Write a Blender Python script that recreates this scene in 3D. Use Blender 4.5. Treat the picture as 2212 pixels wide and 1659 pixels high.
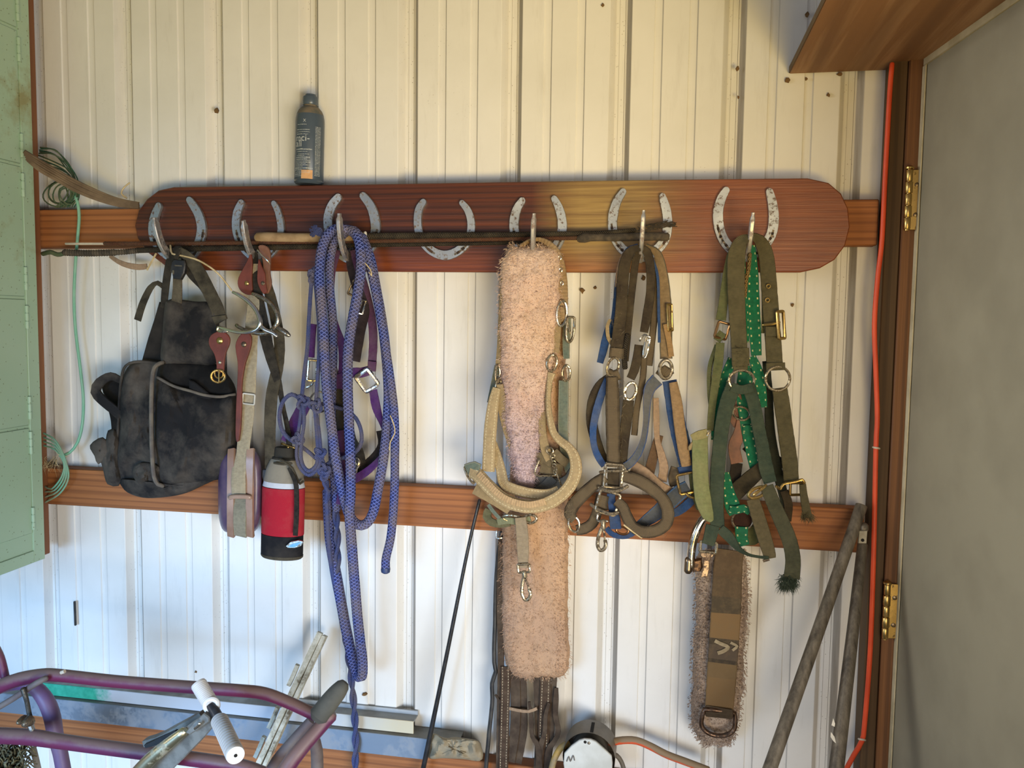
import bpy, bmesh, math, random
from mathutils import Vector, Matrix, noise
random.seed(7)
SC = bpy.context.scene
for o in list(bpy.data.objects): bpy.data.objects.remove(o)

# ------------------------------------------------------------------ camera
F, CX, CY, D, H0 = 1790.0, 1106.0, 829.5, 1.77, 1.45
def _basis():
    l = Vector((-8700-CX, -(520-CY), -F)); dn = Vector((790-CX, -(24300-CY), -F))
    z = -dn.normalized(); x = -l.normalized(); x = (x - z*x.dot(z)).normalized(); y = z.cross(x)
    return Matrix((x, y, z))
R = _basis()
cd = bpy.data.cameras.new('camera'); cam = bpy.data.objects.new('camera', cd)
SC.collection.objects.link(cam); SC.camera = cam
cd.sensor_fit = 'HORIZONTAL'; cd.sensor_width = 36; cd.lens = F/2212*36; cd.clip_start = 0.02
cam.matrix_world = Matrix.Translation((0, -D, H0)) @ R.to_4x4()

# ------------------------------------------------------------------ light and exposure
vs = SC.view_settings
vs.view_transform = 'Standard'; vs.look = 'None'; vs.gamma = 1; vs.use_curve_mapping = False
vs.exposure = 0.0
w = bpy.data.worlds.new('world'); SC.world = w; w.use_nodes = True
bg = w.node_tree.nodes['Background']; bg.inputs[0].default_value = (0.92, 0.94, 1.0, 1); bg.inputs[1].default_value = 0.19
def area(name, loc, tgt, size, power, col, spread=180):
    ld = bpy.data.lights.new(name, 'AREA'); ld.shape = 'RECTANGLE'; ld.size, ld.size_y = size
    ld.energy = power; ld.color = col; ld.spread = math.radians(spread)
    o = bpy.data.objects.new(name, ld); SC.collection.objects.link(o); o.location = loc
    o.rotation_euler = (Vector(tgt)-Vector(loc)).to_track_quat('-Z', 'Y').to_euler()
    return o
area('doorway_daylight', (1.65, -3.0, 0.45), (-0.35, 0, 0.75), (1.8, 1.0), 17, (1.0, 0.995, 0.98), 66)
area('skylight_low', (-1.5, -2.6, 0.8), (-1.25, 0, 0.20), (1.2, 0.9), 15, (0.34, 0.60, 1.0), 68)
area('sunlit_ground_bounce', (1.0, -3.0, 0.35), (-0.10, 0, 2.30), (2.0, 0.6), 9.6, (1.0, 0.67, 0.10), 54)
area('front_bounce', (0.35, -3.3, 1.1), (0.25, 0, 0.85), (1.0, 1.0), 2.3, (1.0, 0.80, 0.55), 46)
area('door_fill', (-2.3, -1.5, 1.7), (0.5, -0.5, 1.35), (0.8, 1.2), 2.8, (1.0, 0.96, 0.88), 36)  # added fill lamp aimed at the grey door, no real opening there

# ------------------------------------------------------------------ pixel -> place
def P(px, py, d=0.0):
    v = R @ Vector((px-CX, -(py-CY), -F)); t = (D-d)/v.y
    return Vector((v.x*t, -d, v.z*t+H0))
def S(px, py, d=0.0):                         # metres per photo pixel at that depth
    v = R @ Vector((px-CX, -(py-CY), -F)); return (D-d)/v.y
def Q(p): return P(*p[:3])
def catmull(pts, step, closed=False):
    n = len(pts); out = []
    if n < 3 and not closed:
        a, b = pts; m = max(2, int((Vector(b[:3])-Vector(a[:3])).length/step))
        return [tuple(a[k]+(b[k]-a[k])*i/m for k in range(len(a))) for i in range(m+1)]
    rng = range(n) if closed else range(n-1)
    for i in rng:
        if closed: p0, p1, p2, p3 = pts[i-1], pts[i], pts[(i+1)%n], pts[(i+2)%n]
        else:
            p1, p2 = pts[i], pts[i+1]
            p0 = pts[i-1] if i else tuple(2*a-b for a, b in zip(p1, p2))
            p3 = pts[i+2] if i+2 < n else tuple(2*b-a for a, b in zip(p1, p2))
        L = math.sqrt(sum((p2[k]-p1[k])**2 for k in range(min(3, len(p1)))))
        m = min(400, max(1, int(round(L/step))))
        for j in range(m):
            t = j/m; t2 = t*t; t3 = t2*t
            out.append(tuple(0.5*((2*b)+(-a+c)*t+(2*a-5*b+4*c-e)*t2+(-a+3*b-3*c+e)*t3) for a, b, c, e in zip(p0, p1, p2, p3)))
    if not closed: out.append(tuple(pts[-1]))
    return out

# ------------------------------------------------------------------ geometry
class Geo:
    def __init__(s): s.v = []; s.f = []; s.uv = []
    def add(s, v, f, uv=None):
        b = len(s.v); s.v += [Vector(p) for p in v]
        for i, q in enumerate(f):
            s.f.append([b+k for k in q]); s.uv.append(uv[i] if uv else [(0, 0)]*len(q))
        return s
    def __add__(s, o):
        g = Geo(); g.add(s.v, s.f, s.uv); g.add(o.v, o.f, o.uv); return g
def grid_faces(rows, cols, wrap_c, wrap_r, us, vsl):
    f = []; uv = []
    for i in range(rows if wrap_r else rows-1):
        i2 = (i+1) % rows
        for j in range(cols if wrap_c else cols-1):
            j2 = (j+1) % cols
            f.append([i*cols+j, i*cols+j2, i2*cols+j2, i2*cols+j])
            uv.append([(us[j], vsl[i]), (us[j+1], vsl[i]), (us[j+1], vsl[i+1]), (us[j], vsl[i+1])])
    return f, uv
NV = Vector((0, -1, 0))
def tangents(p, closed):
    n = len(p); t = []
    for i in range(n):
        a = p[i-1] if (i or closed) else p[0]; b = p[(i+1) % n] if (i < n-1 or closed) else p[-1]
        q = b-a; t.append(q.normalized() if q.length > 1e-9 else Vector((0, 0, 1)))
    return t
def tube3(p, r, seg=10, closed=False, flat=1.0, twist=0):
    """tube through world points; r number or list"""
    n = len(p); t = tangents(p, closed); rr = r if isinstance(r, (list, tuple)) else [r]*n
    u = NV.cross(t[0]); u = (u if u.length > 1e-3 else Vector((1, 0, 0))).normalized(); v = []; L = [0]
    for i in range(n):
        u = (u - t[i]*u.dot(t[i])).normalized(); b = t[i].cross(u)
        for j in range(seg):
            a = 2*math.pi*j/seg
            v.append(p[i] + u*math.cos(a)*rr[i] + b*math.sin(a)*rr[i]*flat)
        if i: L.append(L[-1]+(p[i]-p[i-1]).length)
    if closed: L.append(L[-1]+(p[0]-p[-1]).length)
    f, uv = grid_faces(n, seg, True, closed, [j/seg for j in range(seg+1)], L)
    g = Geo(); g.add(v, f, uv)
    if not closed:
        g.v += []; g.f.append(list(range(seg))[::-1]); g.uv.append([(0, 0)]*seg)
        g.f.append([(n-1)*seg+j for j in range(seg)]); g.uv.append([(0, 0)]*seg)
    return g
def tube(pts, rpx, seg=10, step=9, closed=False, jit=0.0, ends=True):
    """pts (px,py,d[,r px])"""
    q = [tuple(p[:3])+((p[3],) if len(p) > 3 else (rpx,)) for p in pts]
    q = [(a, b, c*1000, r) for a, b, c, r in q]
    q = [(a, b, c/1000, r) for a, b, c, r in catmull(q, step, closed)]
    w3 = [Q(p) for p in q]
    if jit: w3 = [p+noise.noise_vector(p*25)*jit for p in w3]
    rr = [p[3]*S(*p[:3]) for p in q]
    if ends and not closed and len(w3) > 3:
        t0 = (w3[0]-w3[1]).normalized(); t1 = (w3[-1]-w3[-2]).normalized()
        w3 = [w3[0]+t0*rr[0]*.5]+w3+[w3[-1]+t1*rr[-1]*.5]; rr = [rr[0]*.6]+rr+[rr[-1]*.6]
    return tube3(w3, rr, seg, closed)
def strap(pts, wpx=24, th=0.003, roll=0.0, step=9, closed=False, bulge=0.0, jit=0.0015):
    """flat webbing / leather: pts (px,py,d[,w px[,roll deg]])"""
    q = [(p[0], p[1], p[2]*1000, p[3] if len(p) > 3 else wpx, p[4] if len(p) > 4 else roll) for p in pts]
    q = [(a, b, c/1000, e, h) for a, b, c, e, h in catmull(q, step, closed)]
    p3 = [Q(p) for p in q]; n = len(p3); t = tangents(p3, closed); v = []; L = [0]
    sd = random.random()*50; pW = None
    for i in range(n):
        nz = noise.noise(Vector((p3[i].x*18, p3[i].z*18, sd)))
        p3[i] = p3[i]+NV*(nz*jit)
        Wd = t[i].cross(NV)
        if Wd.length < .3: Wd = (pW - t[i]*pW.dot(t[i])) if pW else (Wd if Wd.length > 1e-3 else Vector((1, 0, 0)))
        Wd = Wd.normalized()
        if pW is not None and Wd.dot(pW) < -.2 and t[i].cross(NV).length < .5: Wd = -Wd
        pW = Wd
        rt = Matrix.Rotation(math.radians(q[i][4]+nz*10), 3, t[i]); Wd = rt @ Wd; Nn = Wd.cross(t[i]).normalized()
        if Nn.dot(NV) < 0 and abs(q[i][4]) < 80: Nn = -Nn
        a = q[i][3]*S(*q[i][:3])/2*(1+0.04*noise.noise(Vector((sd, i*.9, 0)))); b = th/2
        pr = [(-a, b*.3), (-a*.93, b), (-a*.45, b+bulge), (a*.45, b+bulge), (a*.93, b), (a, b*.3), (a, -b*.3), (a*.93, -b), (-a*.93, -b), (-a, -b*.3)]
        v += [p3[i]+Wd*x+Nn*y for x, y in pr]
        if i: L.append(L[-1]+(p3[i]-p3[i-1]).length)
    if closed: L.append(L[-1]+(p3[0]-p3[-1]).length)
    us = [0, .035, .27, .73, .965, 1, 1, .965, .035, 0, 0]
    f, uv = grid_faces(n, 10, True, closed, us, L)
    g = Geo().add(v, f, uv)
    if not closed:
        g.f.append(list(range(10))[::-1]); g.uv.append([(.5, 0)]*10)
        g.f.append([(n-1)*10+j for j in range(10)]); g.uv.append([(.5, 0)]*10)
    return g
def rpath(shape, rx, ry, n=28):
    if shape == 'o': return [(math.cos(2*math.pi*i/n)*rx, math.sin(2*math.pi*i/n)*ry) for i in range(n)]
    if shape == 'd':
        o = [(math.cos(math.pi*i/14)*rx, -ry*.3-math.sin(math.pi*i/14)*ry*.9) for i in range(15)]
        return o + [(-rx*.98, ry*.2), (-rx*.9, ry*.7), (-rx*.5, ry*.75), (rx*.5, ry*.75), (rx*.9, ry*.7), (rx*.98, ry*.2)]
    if shape == 'r':
        c = .22*min(rx, ry); o = []
        for sx, sy, a0 in ((1, 1, 0), (-1, 1, 90), (-1, -1, 180), (1, -1, 270)):
            for k in range(4):
                a = math.radians(a0+k*30); o.append((sx*(rx-c)+c*math.cos(a), sy*(ry-c)+c*math.sin(a)))
        return o
def ring(c, rx, ry, rp=3.2, rot=0, yaw=0, shape='o', seg=8, pitch=0):
    """metal ring of given shape, all sizes in photo px at depth of c"""
    s = S(*c); o = Q(c)
    M = Matrix.Rotation(math.radians(rot), 3, 'Y') @ Matrix.Rotation(math.radians(yaw), 3, 'Z') @ Matrix.Rotation(math.radians(pitch), 3, 'X')
    p = [o + M @ Vector((x*s, 0, y*s)) for x, y in rpath(shape, rx, ry)]
    return tube3(p, rp*s, seg, True)
def slab(outline, d, th, bev=0.001, smooth=None, hole=None):
    """plate in a plane parallel to the wall, front at depth d; outline px"""
    o = outline if smooth is None else [(a, b) for a, b, _ in catmull([(x, y, 0) for x, y in outline], smooth, True)]
    fr = [P(x, y, d) for x, y in o]; n = len(fr)
    ar = sum(fr[i].x*fr[(i+1) % n].z-fr[(i+1) % n].x*fr[i].z for i in range(n))
    if ar < 0: fr = fr[::-1]
    ins = []
    for i in range(n):
        a = (fr[i]-fr[i-1]); b = (fr[(i+1) % n]-fr[i]); t = (a.normalized()+b.normalized())
        t = t.normalized() if t.length > 1e-6 else Vector((1, 0, 0)); nn = Vector((-t.z, 0, t.x))
        ins.append(fr[i]+nn*bev)
    fm = [p+Vector((0, bev, 0)) for p in fr]; bk = [p+Vector((0, th, 0)) for p in fr]
    v = ins+fm+bk; f = [list(range(n))]
    for k in (0, 1):
        for i in range(n):
            j = (i+1) % n; f.append([k*n+j, k*n+i, (k+1)*n+i, (k+1)*n+j])
    f.append([2*n+i for i in range(n)][::-1])
    g = Geo(); g.add(v, f, [[(v[k].x, v[k].z) for k in q] for q in f]); return g
def puff(outline, d, Hh, amp=0.004, fr=22, rings=12, power=2.6, smooth=10, back=0.004, ctr=None):
    o = [(a, b) for a, b, _ in catmull([(x, y, 0) for x, y in outline], smooth, True)]; n = len(o)
    cx = sum(p[0] for p in o)/n; cy = sum(p[1] for p in o)/n
    if ctr: cx, cy = ctr
    v = []
    for k in range(rings+1):
        ff = 1-(k/rings)**1.6 if k else 1
        ff = max(ff, 0.0)
        h = Hh*max(0, 1-ff**power)**(1/2.2)
        if k == rings: break
        for x, y in o:
            X = cx+(x-cx)*ff; Y = cy+(y-cy)*ff
            z = noise.noise(Vector((X*.001*fr, Y*.001*fr*.8, d*90)))*amp*2 + abs(noise.noise(Vector((X*.0035*fr, Y*.0013*fr, 3.3))))*amp
            v.append(P(X, Y, d+h+(z*min(1, k/3))))
    nr = rings; f = []
    for k in range(nr-1):
        for i in range(n):
            j = (i+1) % n; f.append([k*n+i, k*n+j, (k+1)*n+j, (k+1)*n+i])
    v.append(P(cx, cy, d+Hh)); c = len(v)-1
    for i in range(n): f.append([(nr-1)*n+i, (nr-1)*n+(i+1) % n, c])
    b0 = len(v); v += [P(x, y, d-back) for x, y in o]
    for i in range(n): f.append([i, b0+i, b0+(i+1) % n, (i+1) % n])
    f.append([b0+i for i in range(n)][::-1])
    return Geo().add(v, f, [[(v[k].x, v[k].z) for k in q] for q in f])
def box(x0, x1, y0, y1, z0, z1, bev=0.002):
    bm = bmesh.new(); bmesh.ops.create_cube(bm, size=1)
    for q in bm.verts: q.co = Vector(((x0+x1)/2+q.co.x*(x1-x0), (y0+y1)/2+q.co.y*(y1-y0), (z0+z1)/2+q.co.z*(z1-z0)))
    if bev: bmesh.ops.bevel(bm, geom=bm.edges[:], offset=bev, segments=1, affect='EDGES')
    bm.verts.index_update(); g = Geo().add([q.co.copy() for q in bm.verts], [[a.index for a in q.verts] for q in bm.faces]); bm.free()
    return g
def xform(g, M):
    h = Geo(); h.add([M @ p for p in g.v], g.f, g.uv); return h
def lathe(base, axis, prof, seg=32, sx=1.0, sy=1.0, ref=Vector((1, 0, 0))):
    a = Vector(axis).normalized(); u = (ref-a*ref.dot(a)).normalized(); b = a.cross(u); v = []
    for r, h in prof:
        for j in range(seg):
            t = 2*math.pi*j/seg; v.append(Vector(base)+a*h+u*math.cos(t)*r*sx+b*math.sin(t)*r*sy)
    f, uv = grid_faces(len(prof), seg, True, False, [j/seg for j in range(seg+1)], [h for r, h in prof])
    g = Geo().add(v, f, uv); g.f.append(list(range(seg))[::-1]); g.uv.append([(0, 0)]*seg)
    m = (len(prof)-1)*seg; g.f.append([m+j for j in range(seg)]); g.uv.append([(0, 0)]*seg); return g
def dome(c, r, h=None, seg=12):                 # stud head towards the viewer
    s = S(*c); R_ = r*s; h = h or R_*.6
    return lathe(Q(c), NV, [(R_, -0.001), (R_, h*.3), (R_*.75, h*.75), (R_*.35, h*.97), (R_*.05, h)], seg)
def knot(c, r, rp, rot=0):
    s = S(*c); o = Q(c); p = []
    for i in range(48):
        t = 2*math.pi*i/48
        q = Vector(((math.sin(t)+2*math.sin(2*t))/3, -math.sin(3*t)*.35, (math.cos(t)-2*math.cos(2*t))/3))
        p.append(o+Matrix.Rotation(math.radians(rot), 3, 'Y') @ (q*r*s))
    return tube3(p, rp*s, 8, True)
def tufts(pts, n, L, wd, g=None, droop=.5):
    g = g or Geo()
    for _ in range(n):
        p, nn = random.choice(pts)
        p = p+Vector((random.uniform(-1, 1), 0, random.uniform(-1, 1)))*.0055
        d = (nn+Vector((random.uniform(-1, 1), random.uniform(-.4, .4), random.uniform(-1, 1)-droop))*.9).normalized()
        s = d.cross(Vector((random.uniform(-1, 1), random.uniform(-1, 1), random.uniform(-1, 1)))).normalized()*wd*random.uniform(.6, 1.3)
        l = L*random.uniform(.5, 1.4); m = p+d*l*.55+Vector((random.uniform(-1, 1), random.uniform(-1, 1), random.uniform(-1, 1)))*l*.18
        e = p+d*l+Vector((0, 0, -l*.3*droop))
        g.add([p-s, p+s, m+s*.7, m-s*.7, e], [[0, 1, 2, 3], [3, 2, 4]])
    return g
def snap(c, L=60, rot=0):
    """trigger snap hook: list of (name, geo)"""
    x, y, d = c; a = math.radians(rot)
    def t(u, v, dd=0): return (x+u*math.cos(a)+v*math.sin(a)*-1, y+u*math.sin(a)+v*math.cos(a), d+dd)
    k = L/60
    hook = tube([t(0, 0), t(-5*k, 12*k), t(-9*k, 30*k), t(-9*k, 45*k), t(-3*k, 55*k), t(5*k, 52*k), t(9*k, 42*k), t(7*k, 32*k)], 4.2*k, 8, 4)
    gate = tube([t(1*k, 8*k), t(5*k, 20*k), t(7*k, 34*k)], 2.4*k, 8, 4)
    eye = tube([t(0, -8*k), t(0, 4*k)], 6*k, 10, 3) + ring(t(0, -16*k), 13*k, 9*k, 2.8*k, rot, 0, 'r')
    return hook, gate, eye

# ------------------------------------------------------------------ materials
def lin(h):
    h = h.lstrip('#'); o = []
    for i in (0, 2, 4):
        c = int(h[i:i+2], 16)/255; o.append(c/12.92 if c <= .04045 else ((c+.055)/1.055)**2.4)
    return (*o, 1)
MC = {}
class NT:
    def __init__(s, name):
        s.m = bpy.data.materials.new(name); s.m.use_nodes = True; s.t = s.m.node_tree; s.b = s.t.nodes['Principled BSDF']
    def n(s, ty, **k):
        q = s.t.nodes.new(ty)
        for a, b in k.items():
            if a.startswith('i_'):
                q.inputs[int(a[2:]) if a[2:].isdigit() else a[2:].replace('_', ' ')].default_value = b
            else: setattr(q, a, b)
        return q
    def l(s, a, b): s.t.links.new(a, b)
    def coord(s, kind='Object', scale=(1, 1, 1)):
        c = s.n('ShaderNodeTexCoord'); m = s.n('ShaderNodeMapping'); m.inputs['Scale'].default_value = scale
        s.l(c.outputs[kind], m.inputs[0]); return m.outputs[0]
    def noise(s, vec, scale, detail=4, rough=.55):
        q = s.n('ShaderNodeTexNoise'); q.inputs['Scale'].default_value = scale; q.inputs['Detail'].default_value = detail
        q.inputs['Roughness'].default_value = rough; s.l(vec, q.inputs['Vector']); return q.outputs[0]
    def ramp(s, fac, stops):
        q = s.n('ShaderNodeValToRGB'); e = q.color_ramp.elements
        while len(e) < len(stops): e.new(.5)
        for a, (p, c) in zip(e, stops): a.position = p; a.color = c if len(c) == 4 else (*c, 1)
        s.l(fac, q.inputs[0]); return q.outputs[0]
    def mix(s, fac, a, b, mode='MIX'):
        q = s.n('ShaderNodeMix', data_type='RGBA', blend_type=mode)
        for sock, val in ((q.inputs[0], fac), (q.inputs[6], a), (q.inputs[7], b)):
            if isinstance(val, (int, float, tuple)): sock.default_value = val
            else: s.l(val, sock)
        return q.outputs[2]
    def bump(s, h, st, dist=.002, prev=None):
        q = s.n('ShaderNodeBump'); q.inputs['Strength'].default_value = st; q.inputs['Distance'].default_value = dist
        s.l(h, q.inputs['Height'])
        if prev: s.l(prev, q.inputs['Normal'])
        return q.outputs[0]
    def done(s, col=None, rough=None, nrm=None, metal=None):
        for v, k in ((col, 'Base Color'), (rough, 'Roughness'), (nrm, 'Normal'), (metal, 'Metallic')):
            if v is None: continue
            if isinstance(v, (int, float, tuple)): s.b.inputs[k].default_value = v
            else: s.l(v, s.b.inputs[k])
        MC[s.m.name] = s.m; return s.m
BLK = (0, 0, 0, 1); WHT = (1, 1, 1, 1)
def plain(name, col, rough=.7, col2=None, sc=30, metal=0, bump=.3, detail=5, lo=.4, hi=.62, spec=None):
    t = NT(name); v = t.coord(); nz = t.noise(v, sc, detail)
    c = lin(col); c2 = lin(col2) if col2 else tuple(x*.75 for x in c[:3])+(1,)
    cc = t.ramp(nz, [(lo, c), (hi, c2)])
    nm = t.bump(t.noise(v, sc*6, 3), bump, .001)
    if spec is not None: t.b.inputs['Specular IOR Level'].default_value = spec
    return t.done(cc, rough, nm, metal)
def webbing(name, col, dust='#8f7d66', amt=.5, edge=None, stitch=None, rib=900, centre=None, dash=None, sheen=0):
    t = NT(name); uvn = t.n('ShaderNodeTexCoord').outputs['UV']; sp = t.n('ShaderNodeSeparateXYZ'); t.l(uvn, sp.inputs[0])
    v = t.coord(); U, V = sp.outputs[0], sp.outputs[1]
    def m(op, a, b=None, c=None):
        q = t.n('ShaderNodeMath', operation=op)
        for i, x in enumerate((a, b, c)):
            if x is None: continue
            if isinstance(x, (int, float)): q.inputs[i].default_value = x
            else: t.l(x, q.inputs[i])
        return q.outputs[0]
    ribw = m('SINE', m('MULTIPLY', V, rib*6.283/2))
    col_ = lin(col)
    n1 = t.noise(v, 26, 6, .65); n2 = t.noise(v, 160, 3)
    base = t.mix(t.ramp(n2, [(.3, BLK), (.75, WHT)]), col_, tuple(x*.62 for x in col_[:3])+(1,))
    du = m('ABSOLUTE', m('SUBTRACT', U, .5))
    if centre: base = t.mix(m('LESS_THAN', du, .33), base, lin(centre))
    if edge: base = t.mix(m('GREATER_THAN', du, .40), base, lin(edge))
    if stitch:
        on = m('MULTIPLY', m('LESS_THAN', m('ABSOLUTE', m('SUBTRACT', du, .30)), .03), m('LESS_THAN', m('FRACT', m('MULTIPLY', V, 160)), .6))
        base = t.mix(on, base, lin(stitch))
    if dash:
        on = m('MULTIPLY', m('LESS_THAN', m('ABSOLUTE', m('SUBTRACT', du, .33)), .055), m('LESS_THAN', m('FRACT', m('MULTIPLY', V, 70)), .26))
        base = t.mix(on, base, lin(dash))
    base = t.mix(m('MULTIPLY', t.ramp(n1, [(.36, BLK), (.66, WHT)]), amt), base, lin(dust))
    base = t.mix(.28, base, t.mix(m('MULTIPLY_ADD', ribw, .5, .5), base, tuple(x*.35 for x in col_[:3])+(1,)))
    b = t.bump(ribw, .35, .0006); b = t.bump(n2, .5, .0012, b)
    t.b.inputs['Specular IOR Level'].default_value = .25
    return t.done(base, .88, b)
def ropemat(name, col, dark, dust='#8d7f74', amt=.55, f=230):
    t = NT(name); uvn = t.n('ShaderNodeTexCoord').outputs['UV']; sp = t.n('ShaderNodeSeparateXYZ'); t.l(uvn, sp.inputs[0])
    U, V = sp.outputs[0], sp.outputs[1]
    def m(op, a, b=None):
        q = t.n('ShaderNodeMath', operation=op)
        for i, x in enumerate((a, b)):
            if x is None: continue
            if isinstance(x, (int, float)): q.inputs[i].default_value = x
            else: t.l(x, q.inputs[i])
        return q.outputs[0]
    a = m('SINE', m('MULTIPLY', m('ADD', m('MULTIPLY', U, 5), m('MULTIPLY', V, f)), 6.283))
    b = m('SINE', m('MULTIPLY', m('SUBTRACT', m('MULTIPLY', U, 5), m('MULTIPLY', V, f)), 6.283))
    h = m('MAXIMUM', a, b); v = t.coord(); n1 = t.noise(v, 22, 6, .6)
    c = t.mix(t.ramp(h, [(.15, BLK), (.85, WHT)]), lin(dark), lin(col))
    c = t.mix(m('MULTIPLY', t.ramp(n1, [(.4, BLK), (.62, WHT)]), amt), c, lin(dust))
    nm = t.bump(h, 1.0, .002); t.b.inputs['Specular IOR Level'].default_value = .2
    return t.done(c, .85, nm)
def wood(name, c1, c2, c3=None, axis='X', sc=1.0, rough=.6, coat=0, knots=True, dust=None, contrast=(.38, .66)):
    t = NT(name); s = {'X': (1.0, 9, 58), 'Z': (58, 9, 1.0), 'Y': (26, 1.2, 26)}[axis]
    v = t.coord('Object', tuple(q*sc for q in s)); n1 = t.noise(v, 1.6, 6, .6)
    fine = t.noise(t.coord('Object', tuple(q*sc*5 for q in s)), 1.5, 3)
    w_ = t.n('ShaderNodeTexWave', wave_type='BANDS', bands_direction={'X': 'Z', 'Z': 'X', 'Y': 'X'}[axis]); w_.inputs['Scale'].default_value = .35
    w_.inputs['Distortion'].default_value = 6; w_.inputs['Detail'].default_value = 3; t.l(v, w_.inputs[0])
    col = t.ramp(n1, [(contrast[0], lin(c1)), (contrast[1], lin(c2))])
    col = t.mix(t.ramp(w_.outputs[1], [(.55, BLK), (.95, (.55, .55, .55, 1))]), col, lin(c3 or c2))
    col = t.mix(.35, col, t.mix(fine, col, tuple(x*.4 for x in lin(c2)[:3])+(1,)))
    if knots:
        vo = t.n('ShaderNodeTexVoronoi'); vo.inputs['Scale'].default_value = 2.6*sc; t.l(t.coord('Object', (1, 0, 1.7)), vo.inputs[0])
        col = t.mix(t.ramp(vo.outputs[0], [(.02, (.75, .75, .75, 1)), (.055, BLK)]), col, tuple(x*.3 for x in lin(c2)[:3])+(1,))
    if dust: col = t.mix(t.ramp(t.noise(t.coord(), 9, 6, .7), [(.5, BLK), (.75, (.6, .6, .6, 1))]), col, lin(dust))
    b = t.bump(fine, .35, .001); b = t.bump(n1, .3, .002, b)
    t.b.inputs['Coat Weight'].default_value = coat; t.b.inputs['Coat Roughness'].default_value = .3
    return t, col, rough, b
def metal(name, col, rough=.3, rust=None, amt=.5, sc=60):
    t = NT(name); v = t.coord(); nz = t.noise(v, sc, 6, .7); c = lin(col)
    if rust:
        f = t.ramp(nz, [(.62-amt*.3, BLK), (.70-amt*.2, WHT)])
        cc = t.mix(f, c, lin(rust)); me = t.ramp(f, [(0, WHT), (1, (.15,)*3+(1,))]); ro = t.ramp(f, [(0, (rough,)*3+(1,)), (1, (.85,)*3+(1,))])
        return t.done(cc, ro, t.bump(nz, .3, .001), me)
    return t.done(c, rough, t.bump(nz, .1, .0005), 1.0)

# ------------------------------------------------------------------ objects
COL = SC.collection
def mesh_obj(name, g, mat, parent=None, origin=None, sharp=38):
    me = bpy.data.meshes.new(name); o0 = origin or Vector((0, 0, 0))
    me.from_pydata([p-o0 for p in g.v], [], g.f); 
    uv = me.uv_layers.new(name='uv'); k = 0; flat = [c for q in g.uv for t in q for c in t]
    if len(flat) == len(uv.data)*2: uv.data.foreach_set('uv', flat)
    me.polygons.foreach_set('use_smooth', [True]*len(me.polygons)); me.update()
    me.set_sharp_from_angle(angle=math.radians(sharp))
    me.materials.append(mat); o = bpy.data.objects.new(name, me); COL.objects.link(o)
    if parent: o.parent = parent
    return o
class Thing:
    def __init__(s, name, label, cat, base, group=None, kind=None):
        s.o = bpy.data.objects.new(name, None); COL.objects.link(s.o); s.base = Vector(base); s.o.location = s.base
        s.o.empty_display_size = .02; s.o['label'] = label
        if cat: s.o['category'] = cat
        if group: s.o['group'] = group
        if kind: s.o['kind'] = kind
    def part(s, name, g, mat, parent=None, label=None, kind=None, sharp=38):
        o = mesh_obj(name, g, mat, parent or s.o, s.base, sharp)
        if label: o['label'] = label
        if kind: o['kind'] = kind
        return o
def single(name, g, mat, label, cat=None, group=None, kind=None, sharp=38):
    c = sum(g.v, Vector())/len(g.v); o = mesh_obj(name, g, mat, None, c, sharp); o.location = c; o['label'] = label
    if cat: o['category'] = cat
    if group: o['group'] = group
    if kind: o['kind'] = kind
    return o
#==BODY==
# ================================================================== materials in use
def wall_paint():
    t = NT('painted_metal_sheet'); v = t.coord()
    n1 = t.noise(v, 3.5, 5, .6); n2 = t.noise(v, 90, 3, .5)
    c = t.ramp(n1, [(.3, (.74, .72, .66, 1)), (.7, (.83, .81, .76, 1))])
    # grime and fly specks, densest in the ribs
    vo = t.n('ShaderNodeTexVoronoi'); vo.inputs['Scale'].default_value = 120; t.l(v, vo.inputs[0])
    spk = t.ramp(vo.outputs[0], [(.06, WHT), (.16, BLK)])
    dens = t.ramp(t.noise(v, 5, 4, .6), [(.58, BLK), (.72, (.5, .5, .5, 1))])
    uv = t.n('ShaderNodeTexCoord').outputs['UV']; sp = t.n('ShaderNodeSeparateXYZ'); t.l(uv, sp.inputs[0])
    q = t.n('ShaderNodeMath', operation='MULTIPLY_ADD'); t.l(sp.outputs[0], q.inputs[0]); q.inputs[1].default_value = .75; t.l(dens, q.inputs[2])
    q2 = t.n('ShaderNodeMath', operation='MULTIPLY', use_clamp=True); t.l(q.outputs[0], q2.inputs[0]); t.l(spk, q2.inputs[1])
    c = t.mix(q2.outputs[0], c, (.16, .11, .06, 1))
    # crease dirt plus slope shade painted brown (uv.y), and light dust film
    d1 = t.n('ShaderNodeMath', operation='MULTIPLY', use_clamp=True); t.l(sp.outputs[1], d1.inputs[0]); t.l(t.ramp(t.noise(t.coord('Object', (40, 40, 3)), 3, 4), [(.2, (.6,)*3+(1,)), (.7, WHT)]), d1.inputs[1])
    c = t.mix(d1.outputs[0], c, (.17, .125, .075, 1))
    c = t.mix(t.ramp(t.noise(t.coord('Object', (14, 14, 2)), 2.2, 5, .7), [(.55, BLK), (.8, (.22, .22, .22, 1))]), c, (.36, .31, .24, 1))
    return t.done(c, .5, t.bump(n1, .25, .01, t.bump(n2, .12, .001)))
MW = wall_paint()
t, c_, r_, b_ = wood('pine_lumber', '#ae6e3c', '#94592c', '#74421f', 'X', 1, .7); LUM = t.done(c_, r_, b_)
t, c_, r_, b_ = wood('old_pine_post', '#5d4426', '#4d371d', '#3b2914', 'Z', 1, .7, knots=True); POST = t.done(c_, r_, b_)
t, c_, r_, b_ = wood('orange_pine_strip', '#b07448', '#965a33', '#6b3f20', 'Z', 1, .6); STRIP = t.done(c_, r_, b_)
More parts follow.
